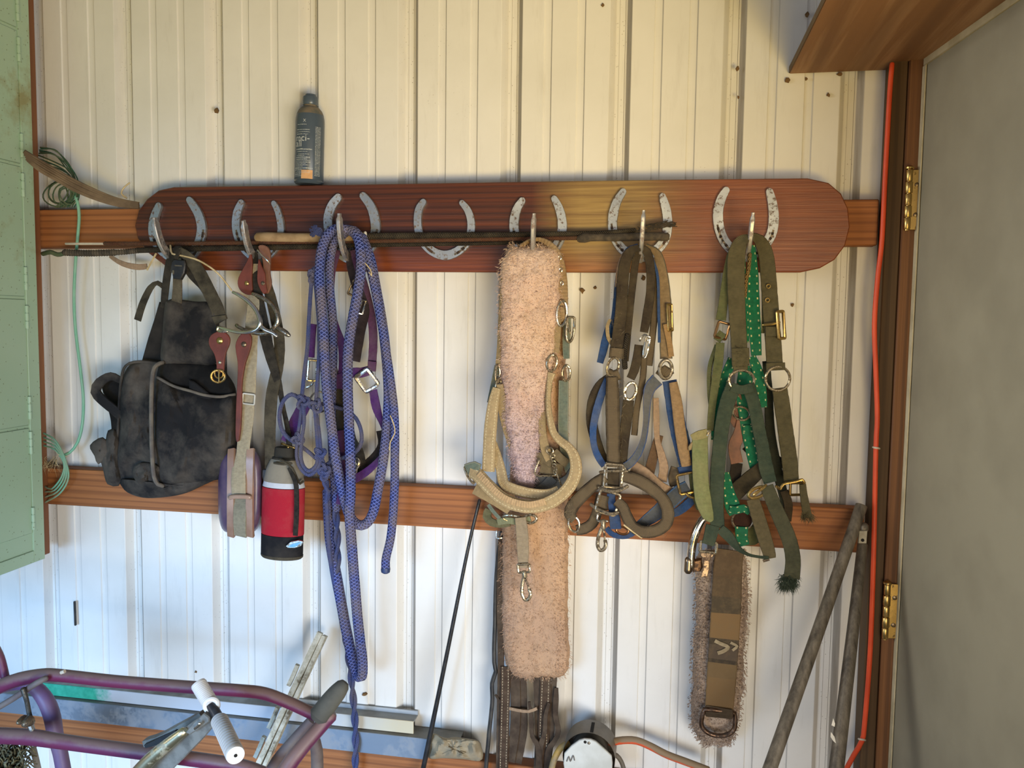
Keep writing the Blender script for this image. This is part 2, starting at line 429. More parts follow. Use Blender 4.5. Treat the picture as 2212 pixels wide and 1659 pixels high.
t, c_, r_, b_ = wood('fir_plywood', '#b58d6b', '#926948', '#735037', 'Y', .45, .75, knots=False, contrast=(.42, .55)); PLY = t.done(c_, r_, b_)
def board_mat():
    t, c, r, b = wood('varnished_redwood', '#6c3415', '#45200c', '#331709', 'X', 1.1, .5, .10, knots=False)
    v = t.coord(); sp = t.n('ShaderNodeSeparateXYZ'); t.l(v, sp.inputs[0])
    glare_noise = t.ramp(t.noise(t.coord('Object', (1.5, 1, 4)), 1.2, 3), [(.35, BLK), (.65, WHT)])
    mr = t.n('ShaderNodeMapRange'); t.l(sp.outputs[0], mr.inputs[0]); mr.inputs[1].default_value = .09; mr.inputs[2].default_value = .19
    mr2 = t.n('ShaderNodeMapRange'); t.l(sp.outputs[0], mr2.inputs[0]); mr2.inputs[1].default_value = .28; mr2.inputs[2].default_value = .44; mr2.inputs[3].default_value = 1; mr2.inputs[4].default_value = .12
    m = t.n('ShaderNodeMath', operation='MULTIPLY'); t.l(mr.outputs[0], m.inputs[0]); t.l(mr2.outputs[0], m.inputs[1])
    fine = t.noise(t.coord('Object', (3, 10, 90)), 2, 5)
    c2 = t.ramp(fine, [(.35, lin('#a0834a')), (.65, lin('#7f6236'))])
    c = t.mix(m.outputs[0], c, c2)  # tan middle patch: window reflection painted into the board colour
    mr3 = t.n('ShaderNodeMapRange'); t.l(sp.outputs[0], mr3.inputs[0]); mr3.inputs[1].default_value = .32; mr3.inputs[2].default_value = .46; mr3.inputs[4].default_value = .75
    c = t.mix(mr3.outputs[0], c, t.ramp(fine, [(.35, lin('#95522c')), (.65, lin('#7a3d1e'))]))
    # lighter lower strip: gradient of the light painted into the colour
    lo = t.n('ShaderNodeMapRange'); t.l(sp.outputs[2], lo.inputs[0]); lo.inputs[1].default_value = -.035; lo.inputs[2].default_value = -.075
    m2 = t.n('ShaderNodeMath', operation='MULTIPLY'); t.l(lo.outputs[0], m2.inputs[0]); m2.inputs[1].default_value = .6
    c = t.mix(m2.outputs[0], c, t.ramp(fine, [(.3, lin('#9c4f22')), (.7, lin('#6b2c12'))]))
    return t.done(c, .42, b)
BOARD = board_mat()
SHOE = metal('galvanised_horseshoe', '#b6babd', .5, '#6b5345', .30, 130)
HOOKM = metal('rusty_hook_steel', '#c2c0be', .5, '#8b7a70', .45, 70)
SILV = metal('nickel_hardware', '#cfc8b8', .22, '#5c4a35', .25, 120)
DARKM = metal('tarnished_hardware', '#8d7d66', .38, '#40342a', .5, 120)
BRASS = metal('brass', '#c4a566', .3, '#6b5530', .25, 100)
CHROME = metal('polished_steel', '#dcdad6', .12)
GALV = metal('galvanised_sheet', '#9aa3ad', .55, '#8d949c', .5, 14)

# ================================================================== the setting
def Z(z): return z+H0
wall = bpy.data.objects.new('wall_back', None); COL.objects.link(wall); wall['kind'] = 'structure'; wall['label'] = 'ribbed cream metal sheet wall behind the tack rack'
def sheet(x0, x1, ztop=1.25, zbot=-1.45):
    """one roll-formed sheet; ribs recess away from the room"""
    pr = []                                     # (x, y, grime, dirt plus painted shade)
    u = .2286; k = 0
    def maj(c):
        k2 = min(1, max(0, (c+.7)/.4))*.16  # browner left slopes towards the right: frontal-light shade painted into the colour
        return [(c-.046, 0, 0, 0), (c-.0445, .0008, .05, .02), (c-.034, .019, .6, .05+k2), (c-.031, .0192, .8, 0), (c-.027, .0186, .9, .0), (c-.0265, .0192, 1, .8), (c-.0255, .0192, .9, 0),
                (c-.0150, .0192, .8, 0), (c-.0145, .0205, .5, .9), (c-.0138, .0192, .6, 0), (c-.0105, .019, .4, .3), (c-.0095, .017, .3, .75), (c-.0012, .001, .3, .75), (c, 0, 0, .5), (c+.001, 0, 0, 0)]
    def mino(c):
        return [(c-.0095, 0, 0, 0), (c-.0075, .0028, .1, 0), (c-.001, .003, .1, 0), (c+.0062, .003, .1, .1), (c+.0078, .001, .1, .55), (c+.0088, 0, 0, .25), (c+.0098, 0, 0, 0)]
    xs = []
    n0 = round((x0+1.455)/u)
    for q in range(4):
        c = -1.455+(n0+q)*u
        if q: xs += maj(c)
        xs += mino(c+.0545) + mino(c+.1245)
    xs += maj(-1.455+(n0+4)*u)
    xs = [(-1.455+n0*u+.001, 0, 0, 0)] + xs
    g = Geo(); zs = [zbot+(ztop-zbot)*i/9 for i in range(10)]
    v = []
    for z in zs:
        for x, y, a, b in xs: v.append((x, y+noise.noise(Vector((x*2.2, z*1.7, 0)))*.0025, z+H0))
    m = len(xs); f = []; uv = []
    for i in range(9):
        for j in range(m-1):
            f.append([i*m+j, i*m+j+1, (i+1)*m+j+1, (i+1)*m+j]); A = xs[j][2:]; B = xs[j+1][2:]; uv.append([A, B, B, A])
    return g.add(v, f, uv)
x = -1.455-.9144
while x < 1.0:
    o = mesh_obj('metal_sheet', sheet(x, x+.9144), MW, wall, None, 12); x += .9144
def struct(name, g, m, label):
    o = mesh_obj(name, g, m); o['kind'] = 'structure'; o['label'] = label; return o
struct('trim_1', box(-1.52, .402, -.038, -.001, Z(.156), Z(.245)), LUM, 'upper horizontal wooden girt behind the horseshoe board')
struct('trim_2', box(-1.52, .402, -.038, -.001, Z(-.455), Z(-.366)), LUM, 'middle horizontal wooden girt across the metal wall')
struct('trim_3', box(-1.75, .402, -.038, -.001, Z(-1.066), Z(-.977)), LUM, 'lowest horizontal wooden girt at the bottom of the wall')
PX = [P(x_, 150, .055).x for x_ in (1928, 1963, 1992)]
struct('trim_4', box(PX[0], PX[1]-.0005, -.055, -.001, Z(-1.45), Z(.507)), POST, 'dark brown wooden door post beside the orange cord')
t, c_, r_, b_ = wood('door_jamb_pine', '#8a5c34', '#6b4424', '#4e3018', 'Z', 1, .65); JAMB = t.done(c_, r_, b_)
struct('trim_5', box(PX[1], PX[2]+.004, -.060, -.006, Z(-1.45), Z(.507)), JAMB, 'brown door jamb strip carrying the hinges')
FLOORM = plain('dusty_concrete', '#8c8478', .9, '#6f675c', 6)
struct('floor', box(-1.9, 2.2, -3.9, .05, -.06, 0, 0), FLOORM, 'dusty floor below the tack wall')

# grey door swung open on two brass hinges
doorm = plain('grey_painted_door', '#97927f', .65, '#8c8775', 5, bump=.15)
edgem = plain('pale_door_edging', '#c9bfa0', .5, '#b3a888', 20)
ang = math.radians(7.4)
DM = Matrix.Translation((PX[2]-.001, -.064, 0)) @ Matrix.Rotation(ang, 4, 'Z')
dr = bpy.data.objects.new('door_1', None); COL.objects.link(dr); dr['kind'] = 'structure'; dr['label'] = 'plain grey door standing open at the right edge'
mesh_obj('door_leaf', xform(box(.0035, .044, -.92, -.001, Z(-1.42), Z(.500)), DM), doorm, dr)
mesh_obj('door_edging', xform(box(.0, .0425, -.9215, .0, Z(.486), Z(.5015), .001) + box(-.0005, .040, -.0065, .0015, Z(-1.42), Z(.486), .001) + box(-.0006, .002, -.012, -.009, Z(-1.42), Z(.486), .0004), DM), edgem, dr)
def hinge(px, py0, py1, label):
    a = P(px, py0, .072); b = P(px, py1, .072); x, y = a.x, a.y; h = a.z-b.z
    t = Thing('hinge', label, 'hinge', (x, y, b.z))
    n = 5
    for i in range(n):
        z0 = b.z+h*i/n; r = .0062 if i % 2 == 0 else .0070
        t.part('knuckle', lathe((x, y, z0+.0006), (0, 0, 1), [(r*.9, 0), (r, .001), (r, h/n-.0022), (r*.9, h/n-.0012)], 16), BRASS)
    t.part('pin', lathe((x, y, b.z-.002), (0, 0, 1), [(.004, 0), (.004, h+.002), (.008, h+.003), (.008, h+.006), (.004, h+.009)], 14), BRASS)
    lf = t.part('leaf', box(x+.0055, x+.0215, y+.0035, y+.0060, b.z, b.z+h, .0006), BRASS)
    for k in (.25, .75):
        t.part('screw', lathe((x+.0155, y+.0036, b.z+h*k), NV, [(.0045, 0), (.0045, .0010), (.003, .0018), (.0008, .0020)], 12), DARKM)
hinge(1965, 366, 496, 'upper brass hinge between the post and the grey door')
hinge(1917, 1262, 1380, 'lower brass hinge between the post and the grey door')

# plywood shelf at the upper right
sh = P(1705, 160, 0)
t = Thing('plywood_shelf', 'plywood shelf high in the upper right corner against the wall', 'shelf', (sh.x, -.02, sh.z))
t.part('shelf_board', box(sh.x, .62, -.62, -.002, sh.z, sh.z+.014, .001), PLY)
t.part('edge_strip', box(sh.x-.0015, sh.x-.0002, -.62, -.004, sh.z+.0005, sh.z+.0135, .0003), POST)

# green steel locker on the left
GL = plain('green_locker_enamel', '#86ab8c', .5, '#7b9a7d', 5, bump=.2)
t0 = NT('worn_green_enamel'); v0 = t0.coord(); n0 = t0.noise(v0, 7, 7, .7)
cc = t0.ramp(t0.noise(v0, 2, 3), [(.3, lin('#a0bd9f')), (.7, lin('#b2c7ac'))])
cc = t0.mix(t0.ramp(n0, [(.53, BLK), (.70, (.75, .75, .75, 1))]), cc, lin('#8a7a3e'))
vo = t0.n('ShaderNodeTexVoronoi'); vo.inputs['Scale'].default_value = 90; t0.l(v0, vo.inputs[0])
cc = t0.mix(t0.ramp(vo.outputs[0], [(.08, (.6, .6, .6, 1)), (.17, BLK)]), cc, lin('#5c5a2a'))
GL = t0.done(cc, .5, t0.bump(n0, .15, .003))
LX = P(78, 600, .095).x
t = Thing('steel_locker', 'tall green enamelled steel locker with stacked doors at the left edge', 'locker', (LX-.2, -.3, P(78, 1183, .095).z))
zb = P(78, 1205, .095).z
t.part('locker_body', box(LX-.42, LX-.002, -.75, -.094, zb, Z(1.1), .003), GL)
t.part('corner_frame', box(LX-.004, LX+.0015, -.128, -.0945, zb, Z(1.1), .001) + box(LX-.004, LX+.0015, -.75, -.1285, zb, zb+.028, .001), GL)
seams = [1183, 921, 643.5, 357, 62, -240]
for i in range(5):
    z0 = P(52, seams[i]-(0 if i else 30), .13).z+.003; z1 = P(52, seams[i+1], .13).z-.003
    d_ = t.part('locker_door', box(LX-.003, LX+.0005, -.56, -.1305, z0, z1, .0015), GL)
    for k in (.14, .86):
        zc = z0+(z1-z0)*k
        t.part('hinge_barrel', lathe((LX+.003, -.1295, zc-.026), (0, 0, 1), [(.0035, 0), (.004, .001), (.004, .016), (.003, .017), (.003, .018), (.004, .019), (.004, .034), (.003, .035), (.003, .036), (.004, .037), (.004, .051), (.003, .052)], 10), GL, d_)
wp = P(91.5, 600, .04)
single('wooden_strip', box(wp.x-.075, wp.x, -.092, -.040, P(85, 1208, .09).z, Z(1.1), .002), STRIP, 'narrow orange pine strip standing between the green locker and the wall', 'board')
# ================================================================== horseshoe rack
bo = [(375, 404), (740, 399), (1100, 393), (1430, 388), (1745, 385), (1790, 395), (1817, 418), (1832, 450), (1836, 490), (1826, 530), (1803, 561), (1772, 579), (1730, 588), (1430, 588.5), (1100, 588), (740, 586), (400, 583), (355, 573), (318, 545), (297, 515), (291, 487), (299, 455), (317, 430), (342, 411)]
rack = Thing('horseshoe_rack', 'long round-ended varnished board with a row of horseshoes as hooks', 'tack rack', P(1060, 500, .04))
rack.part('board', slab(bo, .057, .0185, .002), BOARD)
def shoe(pts, wpx, notch=True):
    """flat bar bent to a horseshoe against the board, closed by the nail crease"""
    def ext(a, b):                             # rounded heel
        dx, dy = a[0]-b[0], a[1]-b[1]; L = math.hypot(dx, dy); dx /= L; dy /= L; r_ = a[2]/2
        return [(a[0]+dx*r_*k, a[1]+dy*r_*k, a[2]*math.sqrt(max(0, 1-k*k))) for k in (.45, .8, .99)]
    p = ext(pts[0], pts[1])[::-1]+list(pts)+ext(pts[-1], pts[-2])
    g = strap([(x, y, .0615, w_) for x, y, w_ in p], 22, .0085, 0, 4, jit=0)
    return g
shoes = [
 [(344, 446, 16), (336, 466, 19), (331, 492, 20), (336, 520, 20), (355, 545, 21), (385, 560, 22), (412, 553, 22), (430, 528, 22), (437, 495, 22), (431, 466, 20), (420, 446, 18), (411, 433, 15)],
 [(522, 439, 15), (514, 458, 18), (511, 485, 19), (516, 512, 20), (530, 538, 20), (556, 557, 21), (582, 549, 20), (600, 526, 18), (608, 500, 16), (606, 475, 15), (600, 453, 14), (593, 440, 12)],
 [(731, 427, 17), (718, 444, 20), (710, 470, 21), (712, 500, 21), (724, 532, 21), (748, 556, 22), (778, 556, 22), (802, 532, 22), (812, 500, 22), (810, 470, 22), (801, 444, 20), (786, 424, 17)],
 [(915, 437, 14), (906, 452, 17), (903, 478, 18), (907, 506, 18), (920, 530, 19), (940, 546, 20), (963, 552, 21), (986, 545, 20), (1006, 528, 19), (1017, 505, 18), (1018, 478, 17), (1011, 455, 16), (999, 439, 13)],
 [(1128, 434, 15), (1117, 452, 19), (1111, 480, 21), (1114, 510, 21), (1128, 540, 21), (1152, 556, 22), (1180, 554, 22), (1202, 532, 21), (1214, 502, 21), (1214, 474, 20), (1207, 448, 18), (1198, 430, 14)],
 [(1346, 415, 15), (1333, 436, 19), (1325, 464, 21), (1324, 494, 20), (1332, 522, 20), (1352, 544, 21), (1385, 555, 22), (1413, 544, 22), (1435, 520, 21), (1442, 488, 21), (1440, 458, 20), (1434, 436, 18), (1431, 425, 14)],
 [(1568, 412, 16), (1558, 430, 20), (1551, 460, 22), (1554, 496, 22), (1568, 526, 22), (1594, 548, 22), (1622, 550, 22), (1648, 534, 22), (1666, 506, 22), (1671, 472, 22), (1668, 440, 20), (1662, 415, 16)]]
NAILM = plain('nail_hole_shadow', '#2b211a', .9, '#4a3527', 60)
for i, s in enumerate(shoes):
    sh_ = rack.part('horseshoe', shoe(s, 22), SHOE)
    q = catmull([(a, b, 0, w_) for a, b, w_ in s], 6); n = len(q); g = Geo(); gr = Geo()
    for side in ((.22, .44), (.56, .78)):
        a, b = int(n*side[0]), int(n*side[1]); L_ = q[a:b]
        sub = []
        cxm = sum(p[0] for p in s)/len(s); cym = sum(p[1] for p in s)/len(s)-20
        for p in L_:
            v_ = Vector((p[0]-cxm, p[1]-cym)).normalized(); sub.append((p[0]+v_.x*2.2, p[1]+v_.y*2.2, .0658))
        rack.part('nail_crease', strap(sub, 4.2, .0008, 0, 6, jit=0), DARKM, sh_)
        m = len(sub)
        for k in (1, m//3, 2*m//3, m-3):
            if k+1 < m and k >= 0: rack.part('nail_hole', strap([sub[k], sub[min(k+1, m-1)]], 5.6, .0016, 0, 3, jit=0), NAILM, sh_)
# perpendicular hooks (half horseshoes welded on, seen almost edge-on)
tips = {0: (334, 470, 374, 552), 1: (526, 476, 553, 553), 2: (733, 461, 752, 553), 4: (1154, 461, 1154, 552), 5: (1391, 454, 1383, 556), 6: (1627, 459, 1611, 553)}
for i, (tx, ty, bx, by) in tips.items():
    T_ = P(tx, ty, .145); B_ = P(bx, by, .085)
    xr = B_.x; zb_ = B_.z
    A0 = Vector((xr, -.066, zb_+.014))
    pth = [A0, Vector((xr, -.074, zb_+.003)), Vector((xr*.9+T_.x*.1, -.090, zb_-.002)), Vector((xr*.7+T_.x*.3, -.112, zb_+.008)), Vector((xr*.45+T_.x*.55, -.130, zb_+.030)), Vector((xr*.2+T_.x*.8, -.141, zb_+.058)), T_]
    pp = [Vector(q) for q in catmull([tuple(p) for p in pth], .006)]
    # rectangular bar: wide in the hook plane, thin sideways
    t_ = tangents(pp, False); v = []
    for k, p in enumerate(pp):
        sx = Vector((1, 0, 0)); wd = sx.cross(t_[k]).normalized(); e = 1 if 0 < k < len(pp)-2 else .62
        for a, b in ((-.0042, -.008), (-.0042, .008), (-.0025, .0098), (.0025, .0098), (.0042, .008), (.0042, -.008), (.0025, -.0098), (-.0025, -.0098)):
            v.append(p+sx*a*e+wd*b*e)
    n = len(pp); f, uv = grid_faces(n, 8, True, False, [j/8 for j in range(9)], [k*.006 for k in range(n)])
    g = Geo().add(v, f, uv); g.f += [list(range(8))[::-1], [(n-1)*8+j for j in range(8)]]; g.uv += [[(0, 0)]*8]*2
    rack.part('hook', g, HOOKM, label='hook arm projecting from its horseshoe')

# bottle on top of the board
BC = P(667, 399, .036); bz = P(667, 399, .036).z
blu = plain('slate_plastic', '#4a5560', .3, '#3f4a55', 8, bump=.05)
ax = (P(671, 212, .036)-BC); ax.y = 0; hh = ax.length; ax = ax.normalized(); r = 31*S(667, 300, .036)
dust_ = plain('dusty_brown_shoulder', '#7b6d59', .7, '#59594f', 40)
bt = Thing('shampoo_bottle', 'slate grey plastic bottle standing on top of the horseshoe board', 'bottle', BC)
bt.part('bottle_body', lathe(BC, ax, [(r*.9, 0), (r, .004), (r, .006), (r*.97, .008), (r, .010), (r, hh*.72), (r*.985, hh*.755), (r*.93, hh*.80)], 40), blu)
bt.part('shoulder', lathe(BC, ax, [(r*.93, hh*.80), (r*.80, hh*.85), (r*.62, hh*.885), (r*.46, hh*.90), (r*.44, hh*.925)], 40), dust_)
bt.part('cap', lathe(BC+ax*hh*.915, ax, [(r*.50, 0), (r*.54, .002), (r*.54, .015), (r*.50, .018), (r*.40, .019), (r*.36, .023), (r*.12, .024)], 32), blu)
up = ax
def cyl(u, h, off=.0004):                     # u radians from facing the viewer, + to the right
    e = Vector((1, 0, 0)); e = (e-up*e.dot(up)).normalized(); n_ = up.cross(e)*1.0
    if n_.y > 0: n_ = -n_
    return BC+up*h+(e*math.sin(u)+n_*math.cos(u))*(r+off)
def patch(u0, u1, h0, h1, nu=8, off=.0004):
    v = [cyl(u0+(u1-u0)*i/nu, h, off) for h in (h0, h1) for i in range(nu+1)]
    return Geo().add(v, [[i, i+1, nu+2+i, nu+1+i] for i in range(nu)])
ink = plain('white_label_print', '#c9ccc9', .5, '#aab0b0', 200); stk = plain('torn_orange_price_sticker', '#d9a877', .8, '#c99a6a', 60)
bt.part('price_sticker', patch(-.12, .66, hh*.045, hh*.145), stk)
g = Geo(); rr = random.Random(3)
def prline(u0, u1, h, th=.0012):
    global g
    if u0 < 0: u0 += .18; u1 += .3
    x_ = u0
    while x_ < u1:
        w_ = rr.uniform(.03, .11); x1 = min(u1, x_+w_); g = g + patch(x_, x1, h, h+th*rr.uniform(.7, 1.1), 1); x_ = x1+.025
rows = [(.66, -.7, -.1, .0012), (.60, -.75, .1, .0012), (.575, -.75, .12, .0009), (.55, -.75, .0, .0012), (.375, -.78, .3, .0022), (.352, -.7, .0, .0011), (.322, -.6, .1, .0010), (.305, -.75, -.2, .0012), (.283, -.8, .15, .0020), (.262, -.75, .0, .0018), (.245, -.8, .2, .0010), (.228, -.8, .2, .0010), (.213, -.8, -.1, .0010), (.197, -.8, .05, .0012), (.182, -.8, -.3, .0010), (.160, -.9, .35, .0021), (.142, -.9, -.4, .0016), (.127, -.7, .2, .0011), (.112, -.8, .2, .0011), (.092, -.9, -.45, .0014), (.074, -.9, -.4, .0010)]
for h, a, b, th in rows: prline(a, b, hh*h, th)
for k in range(36):
    u0 = .78; prline(.80, 1.22, hh*(.085+.0158*k), .0013)
bt.part('fine_print', g, ink, kind='stuff')
def text_geo(s, size):
    cu = bpy.data.curves.new('t', 'FONT'); cu.body = s; cu.size = size; ob = bpy.data.objects.new('t', cu); COL.objects.link(ob)
    dg = bpy.context.evaluated_depsgraph_get(); me = bpy.data.meshes.new_from_object(ob.evaluated_get(dg))
    g_ = Geo().add([q.co.copy() for q in me.vertices], [list(p.vertices) for p in me.polygons])
    bpy.data.objects.remove(ob); bpy.data.curves.remove(cu); bpy.data.meshes.remove(me); return g_
for s_, u0, h, sz in (('X', -.05, .69, .009), ('mci-', -.68, .475, .020), ('all', -.66, .41, .020)):
    tg = text_geo(s_, sz); tg.v = [cyl(u0+p.x/r, hh*h+p.y, .0006) for p in tg.v]
    bt.part('lettering', tg, ink)

# ================================================================== whips lying in the hooks
braid_b = ropemat('black_braided_cord', '#4a4238', '#1b1712', '#6e6350', .45, 260)
braid_r = ropemat('red_brown_braid', '#8a5a42', '#4a2c1e', '#7a6450', .45, 300)
tanw = plain('tan_leather_grip', '#a48a66', .75, '#8a704e', 35); blkw = plain('black_wrapped_grip', '#3a332a', .85, '#574c3d', 60, bump=.7)
pale = plain('pale_tip', '#cdbfa8', .7); fib = plain('black_fibre', '#2c261e', .95, '#4a4033', 60)
t = Thing('riding_crop', 'red-brown braided riding crop lying across the hooks, thick dark grip at right', 'riding whip', P(840, 519, .085))
t.part('shaft', tube([(226, 526, .088), (400, 526, .088), (556, 524, .088), (700, 522, .084), (820, 520.5, .082), (1050, 517, .082), (1256, 514, .082)], 4.4, 8, 30), braid_r)
t.part('tip', tube([(142, 526.5, .088), (228, 526.5, .088)], 2.6, 8, 20), pale)
t.part('grip', tube([(1250, 516, .082, 8), (1262, 513.5, .082, 11), (1275, 513, .082, 8.5), (1330, 512.5, .082, 8.5), (1400, 511, .082, 9), (1442, 512, .082, 9)], 9, 12, 12, jit=.0006), blkw)
t = Thing('lunge_whip', 'black braided lunge whip with ribbed handle at its left end, on the hooks', 'riding whip', P(700, 533, .08))
hp = catmull([(138, 545.5, 0), (190, 547, 0), (256, 545, 0), (300, 541, 0)], 2.6)
t.part('handle', tube([(a, b, .078, (7.6 if i % 2 else 5.8)*(1 if a < 250 else .85)) for i, (a, b, c) in enumerate(hp)], 7, 10, 30), blkw)
t.part('shaft', tube([(295, 541, .078, 6), (400, 538, .078, 6), (556, 535, .078, 6), (700, 532, .074, 5.6), (820, 529, .071, 5), (1050, 526, .069, 4), (1150, 523, .069, 3.2)], 5, 8, 30), braid_b)
t = Thing('tan_grip_crop', 'black braided crop whose thick tan grip lies beside the blue rope', 'riding whip', P(800, 511, .088))
t.part('grip', tube([(557, 513, .085, 11), (580, 513, .085, 11.5), (640, 514, .085, 10.5), (740, 512, .087, 9.5), (790, 510, .087, 8.5)], 10, 12, 16), tanw)
t.part('shaft', tube([(786, 510, .087, 7), (960, 508, .085, 6.5), (1120, 506.5, .083, 5.5), (1300, 503, .08, 5), (1372, 497, .08, 5)], 6, 8, 30), braid_b)
wb = plain('white_fleck', '#e8e2d4', .7)
g = Geo(); rr = random.Random(5); pts = []
for i in range(60):
    a = i/60; x0 = 1375+a*70; y0 = 497-a*14
    g = g + tube([(x0, y0+rr.uniform(-7, 7), .08), (x0+rr.uniform(8, 26), y0-3+rr.uniform(-9, 9), .082)], 1.0, 4, 12)
t.part('frayed_lash', g, fib, kind='stuff')
t.part('tape_band', tube([(789, 502, .0975), (790, 513, .0985)], 3.3, 8, 3), wb)

# straw caught on the first hook
STR = plain('dry_straw', '#d4bf94', .7, '#b39d70', 60)
single('straw', tube([(368, 530, .10), (372, 548, .12), (392, 552, .122), (430, 563, .124), (470, 590, .124), (500, 627, .118)], 2.0, 6), STR, 'pale bent straw lying over the black bag strap', 'straw')
single('straw', tube([(337, 548, .068), (322, 575, .070), (318, 583, .070)], 2.2, 6), STR, 'short pale straw by the left end of the horseshoe board', 'straw')
# ================================================================== black saddle bag on the first hook
def cloth(name, col, dustc, lo=.45, hi=.7, sc=7, amt=.8, weave=700):
    t = NT(name); v = t.coord(); n1 = t.noise(v, sc, 7, .65); n2 = t.noise(v, 240, 2)
    c = t.mix(t.ramp(n1, [(lo, BLK), (hi, (amt, amt, amt, 1))]), lin(col), lin(dustc))
    b = t.bump(n2, .35, .001); b = t.bump(n1, .5, .006, b); t.b.inputs['Specular IOR Level'].default_value = .2
    return t.done(c, .9, b)
BAGM = cloth('dusty_black_nylon', '#1f1e1f', '#6b6257', .42, .72); BAGD = cloth('black_nylon_inside', '#131212', '#37322d')
BWEB = webbing('black_webbing', '#211f1d', '#5c5446', .5); BWEB2 = webbing('dusty_olive_black_webbing', '#3a352b', '#6e6552', .6)
PIPE = plain('dusty_grey_piping', '#6d6457', .85, '#57504a', 40); BPLA = plain('black_plastic', '#18171a', .4, '#2c2926', 60)
bag = Thing('saddle_bag', 'dusty black nylon saddle bag hanging from the leftmost hook', 'bag', P(385, 560, .1))
bag.part('neck_strap', strap([(388, 548, .125, 30), (378, 545, .115, 30, 20), (366, 570, .10, 20), (358, 620, .09, 18), (354, 665, .085, 16)], 18, .003), BWEB)
bag.part('shoulder_strap', strap([(390, 545, .118, 22, 30), (402, 552, .122, 26, 20), (425, 580, .118, 30), (452, 630, .11, 32), (470, 670, .108, 30), (474, 688, .106, 28)], 28, .0035), BWEB2)
bag.part('shoulder_strap', strap([(396, 555, .112, 12), (410, 590, .108, 16), (440, 620, .102, 20), (462, 655, .096, 26)], 18, .004), BWEB)
bag.part('strap_end', slab([(456, 684), (486, 680), (489, 688), (465, 702)], .113, .006, .001), BWEB2)
bk = bag.part('buckle', slab([(370, 566), (377, 560), (398, 562), (400, 570), (397, 590), (393, 597), (389, 604), (373, 602), (371, 590), (367, 585)], .128, .010, .002), BPLA)
bag.part('buckle_slot', slab([(377, 572), (393, 573), (393, 576), (377, 575)], .1285, .002, .0003), DARKM, bk)
bag.part('buckle_slot', slab([(372, 583), (376, 584), (376, 593), (372, 592)], .1285, .002, .0003), DARKM, bk)
bag.part('buckle_strap', strap([(384, 600, .120, 22), (384, 625, .116, 24), (382, 652, .11, 26)], 24, .004), webbing('worn_grey_webbing', '#5a5142', '#8b8069', .5))
bag.part('loose_strap', strap([(355, 622, .085, 10, 50), (340, 611, .085, 12, 40), (325, 622, .09, 15, 10), (311, 650, .095, 17), (303, 672, .096, 17), (297, 692, .096, 17)], 15, .003), BWEB2)
bag.part('side_panel', slab([(342, 652), (361, 655), (358, 700), (352, 792), (303, 784), (318, 730), (331, 690)], .075, .018, .004), BAGD)
bag.part('bag_flap', puff([(358, 650), (372, 645), (420, 651), (466, 655), (474, 690), (470, 740), (465, 787), (400, 786), (350, 785), (351, 720)], .088, .020, .006, 24, power=7, back=.02), BAGM)
bag.part('side_pocket', puff([(280, 788), (300, 781), (330, 781), (348, 790), (352, 860), (352, 960), (356, 1040), (340, 1062), (310, 1071), (275, 1058), (256, 1035), (250, 990), (258, 930), (258, 860), (265, 815)], .072, .034, .010, 26, power=4, back=.03), BAGM)
bag.part('back_compartment', puff([(345, 784), (400, 783), (465, 786), (500, 820), (511, 850), (511, 900), (506, 980), (490, 1028), (440, 1040), (345, 1046), (332, 900)], .082, .028, .006, 20, power=6, back=.04), BAGD)
fp = bag.part('front_pocket', puff([(340, 815), (375, 834), (413, 845), (440, 852), (475, 857), (509, 852), (511, 900), (507, 975), (488, 1027), (440, 1040), (396, 1046), (345, 1045), (336, 1000), (331, 920), (332, 850)], .098, .034, .010, 22, power=4, back=.016), BAGM)
bag.part('pocket_hem', tube([(340, 815, .118), (375, 834, .124), (413, 845, .130), (440, 853, .130), (475, 857, .124), (508, 852, .112)], 3.2, 8), PIPE, fp)
bag.part('pocket_fold', puff([(408, 820), (418, 822), (445, 843), (460, 860), (440, 862), (412, 848)], .118, .010, .002, 30, power=3), BAGM, fp)
bag.part('bottom_gusset', puff([(330, 1040), (400, 1036), (488, 1022), (440, 1048), (392, 1068), (330, 1076), (295, 1072), (268, 1058), (262, 1035)], .085, .030, .008, 30, power=3, back=.02), BAGM)
bag.part('piping', tube([(352, 783, .11), (338, 789, .122), (330, 806, .128), (327, 860, .132), (327, 930, .134), (329, 990, .134), (333, 1030, .130), (341, 1046, .124), (352, 1050, .118)], 4.6, 8), PIPE)
bag.part('piping', tube([(345, 786, .095), (300, 781, .1), (272, 790, .1), (262, 820, .096), (257, 880, .09), (254, 950, .085)], 3.0, 8), BAGM)
bag.part('handle_loop', strap([(262, 822, .075, 14), (240, 813, .08, 18), (216, 826, .085, 22), (207, 846, .09, 24), (225, 868, .095, 22), (250, 888, .09, 22), (262, 902, .085, 20)], 22, .006), BAGM)
bag.part('handle_loop', puff([(220, 838), (235, 815), (262, 818), (262, 850), (262, 880), (236, 868)], .055, .012, .003, power=3), BAGD)
bag.part('girth_strap', strap([(240, 878, .082, 14), (248, 905, .082, 18), (252, 940, .084, 20), (256, 980, .084, 20)], 16, .006), BAGD)
bag.part('strap_pad', puff([(233, 930), (246, 924), (260, 950), (258, 1000), (262, 1040), (256, 1050), (232, 1046), (222, 1012), (216, 985), (226, 960)], .078, .018, .008, 40, power=3), BAGM)
bag.part('strap_pad', puff([(194, 962), (222, 944), (236, 968), (232, 985), (212, 1003), (204, 985)], .088, .010, .003, 40, power=3), BAGM)
bag.part('side_fold', puff([(300, 1000), (345, 1006), (345, 1040), (330, 1058), (302, 1050), (285, 1020)], .108, .010, .008, 50, power=2.2), BAGM)

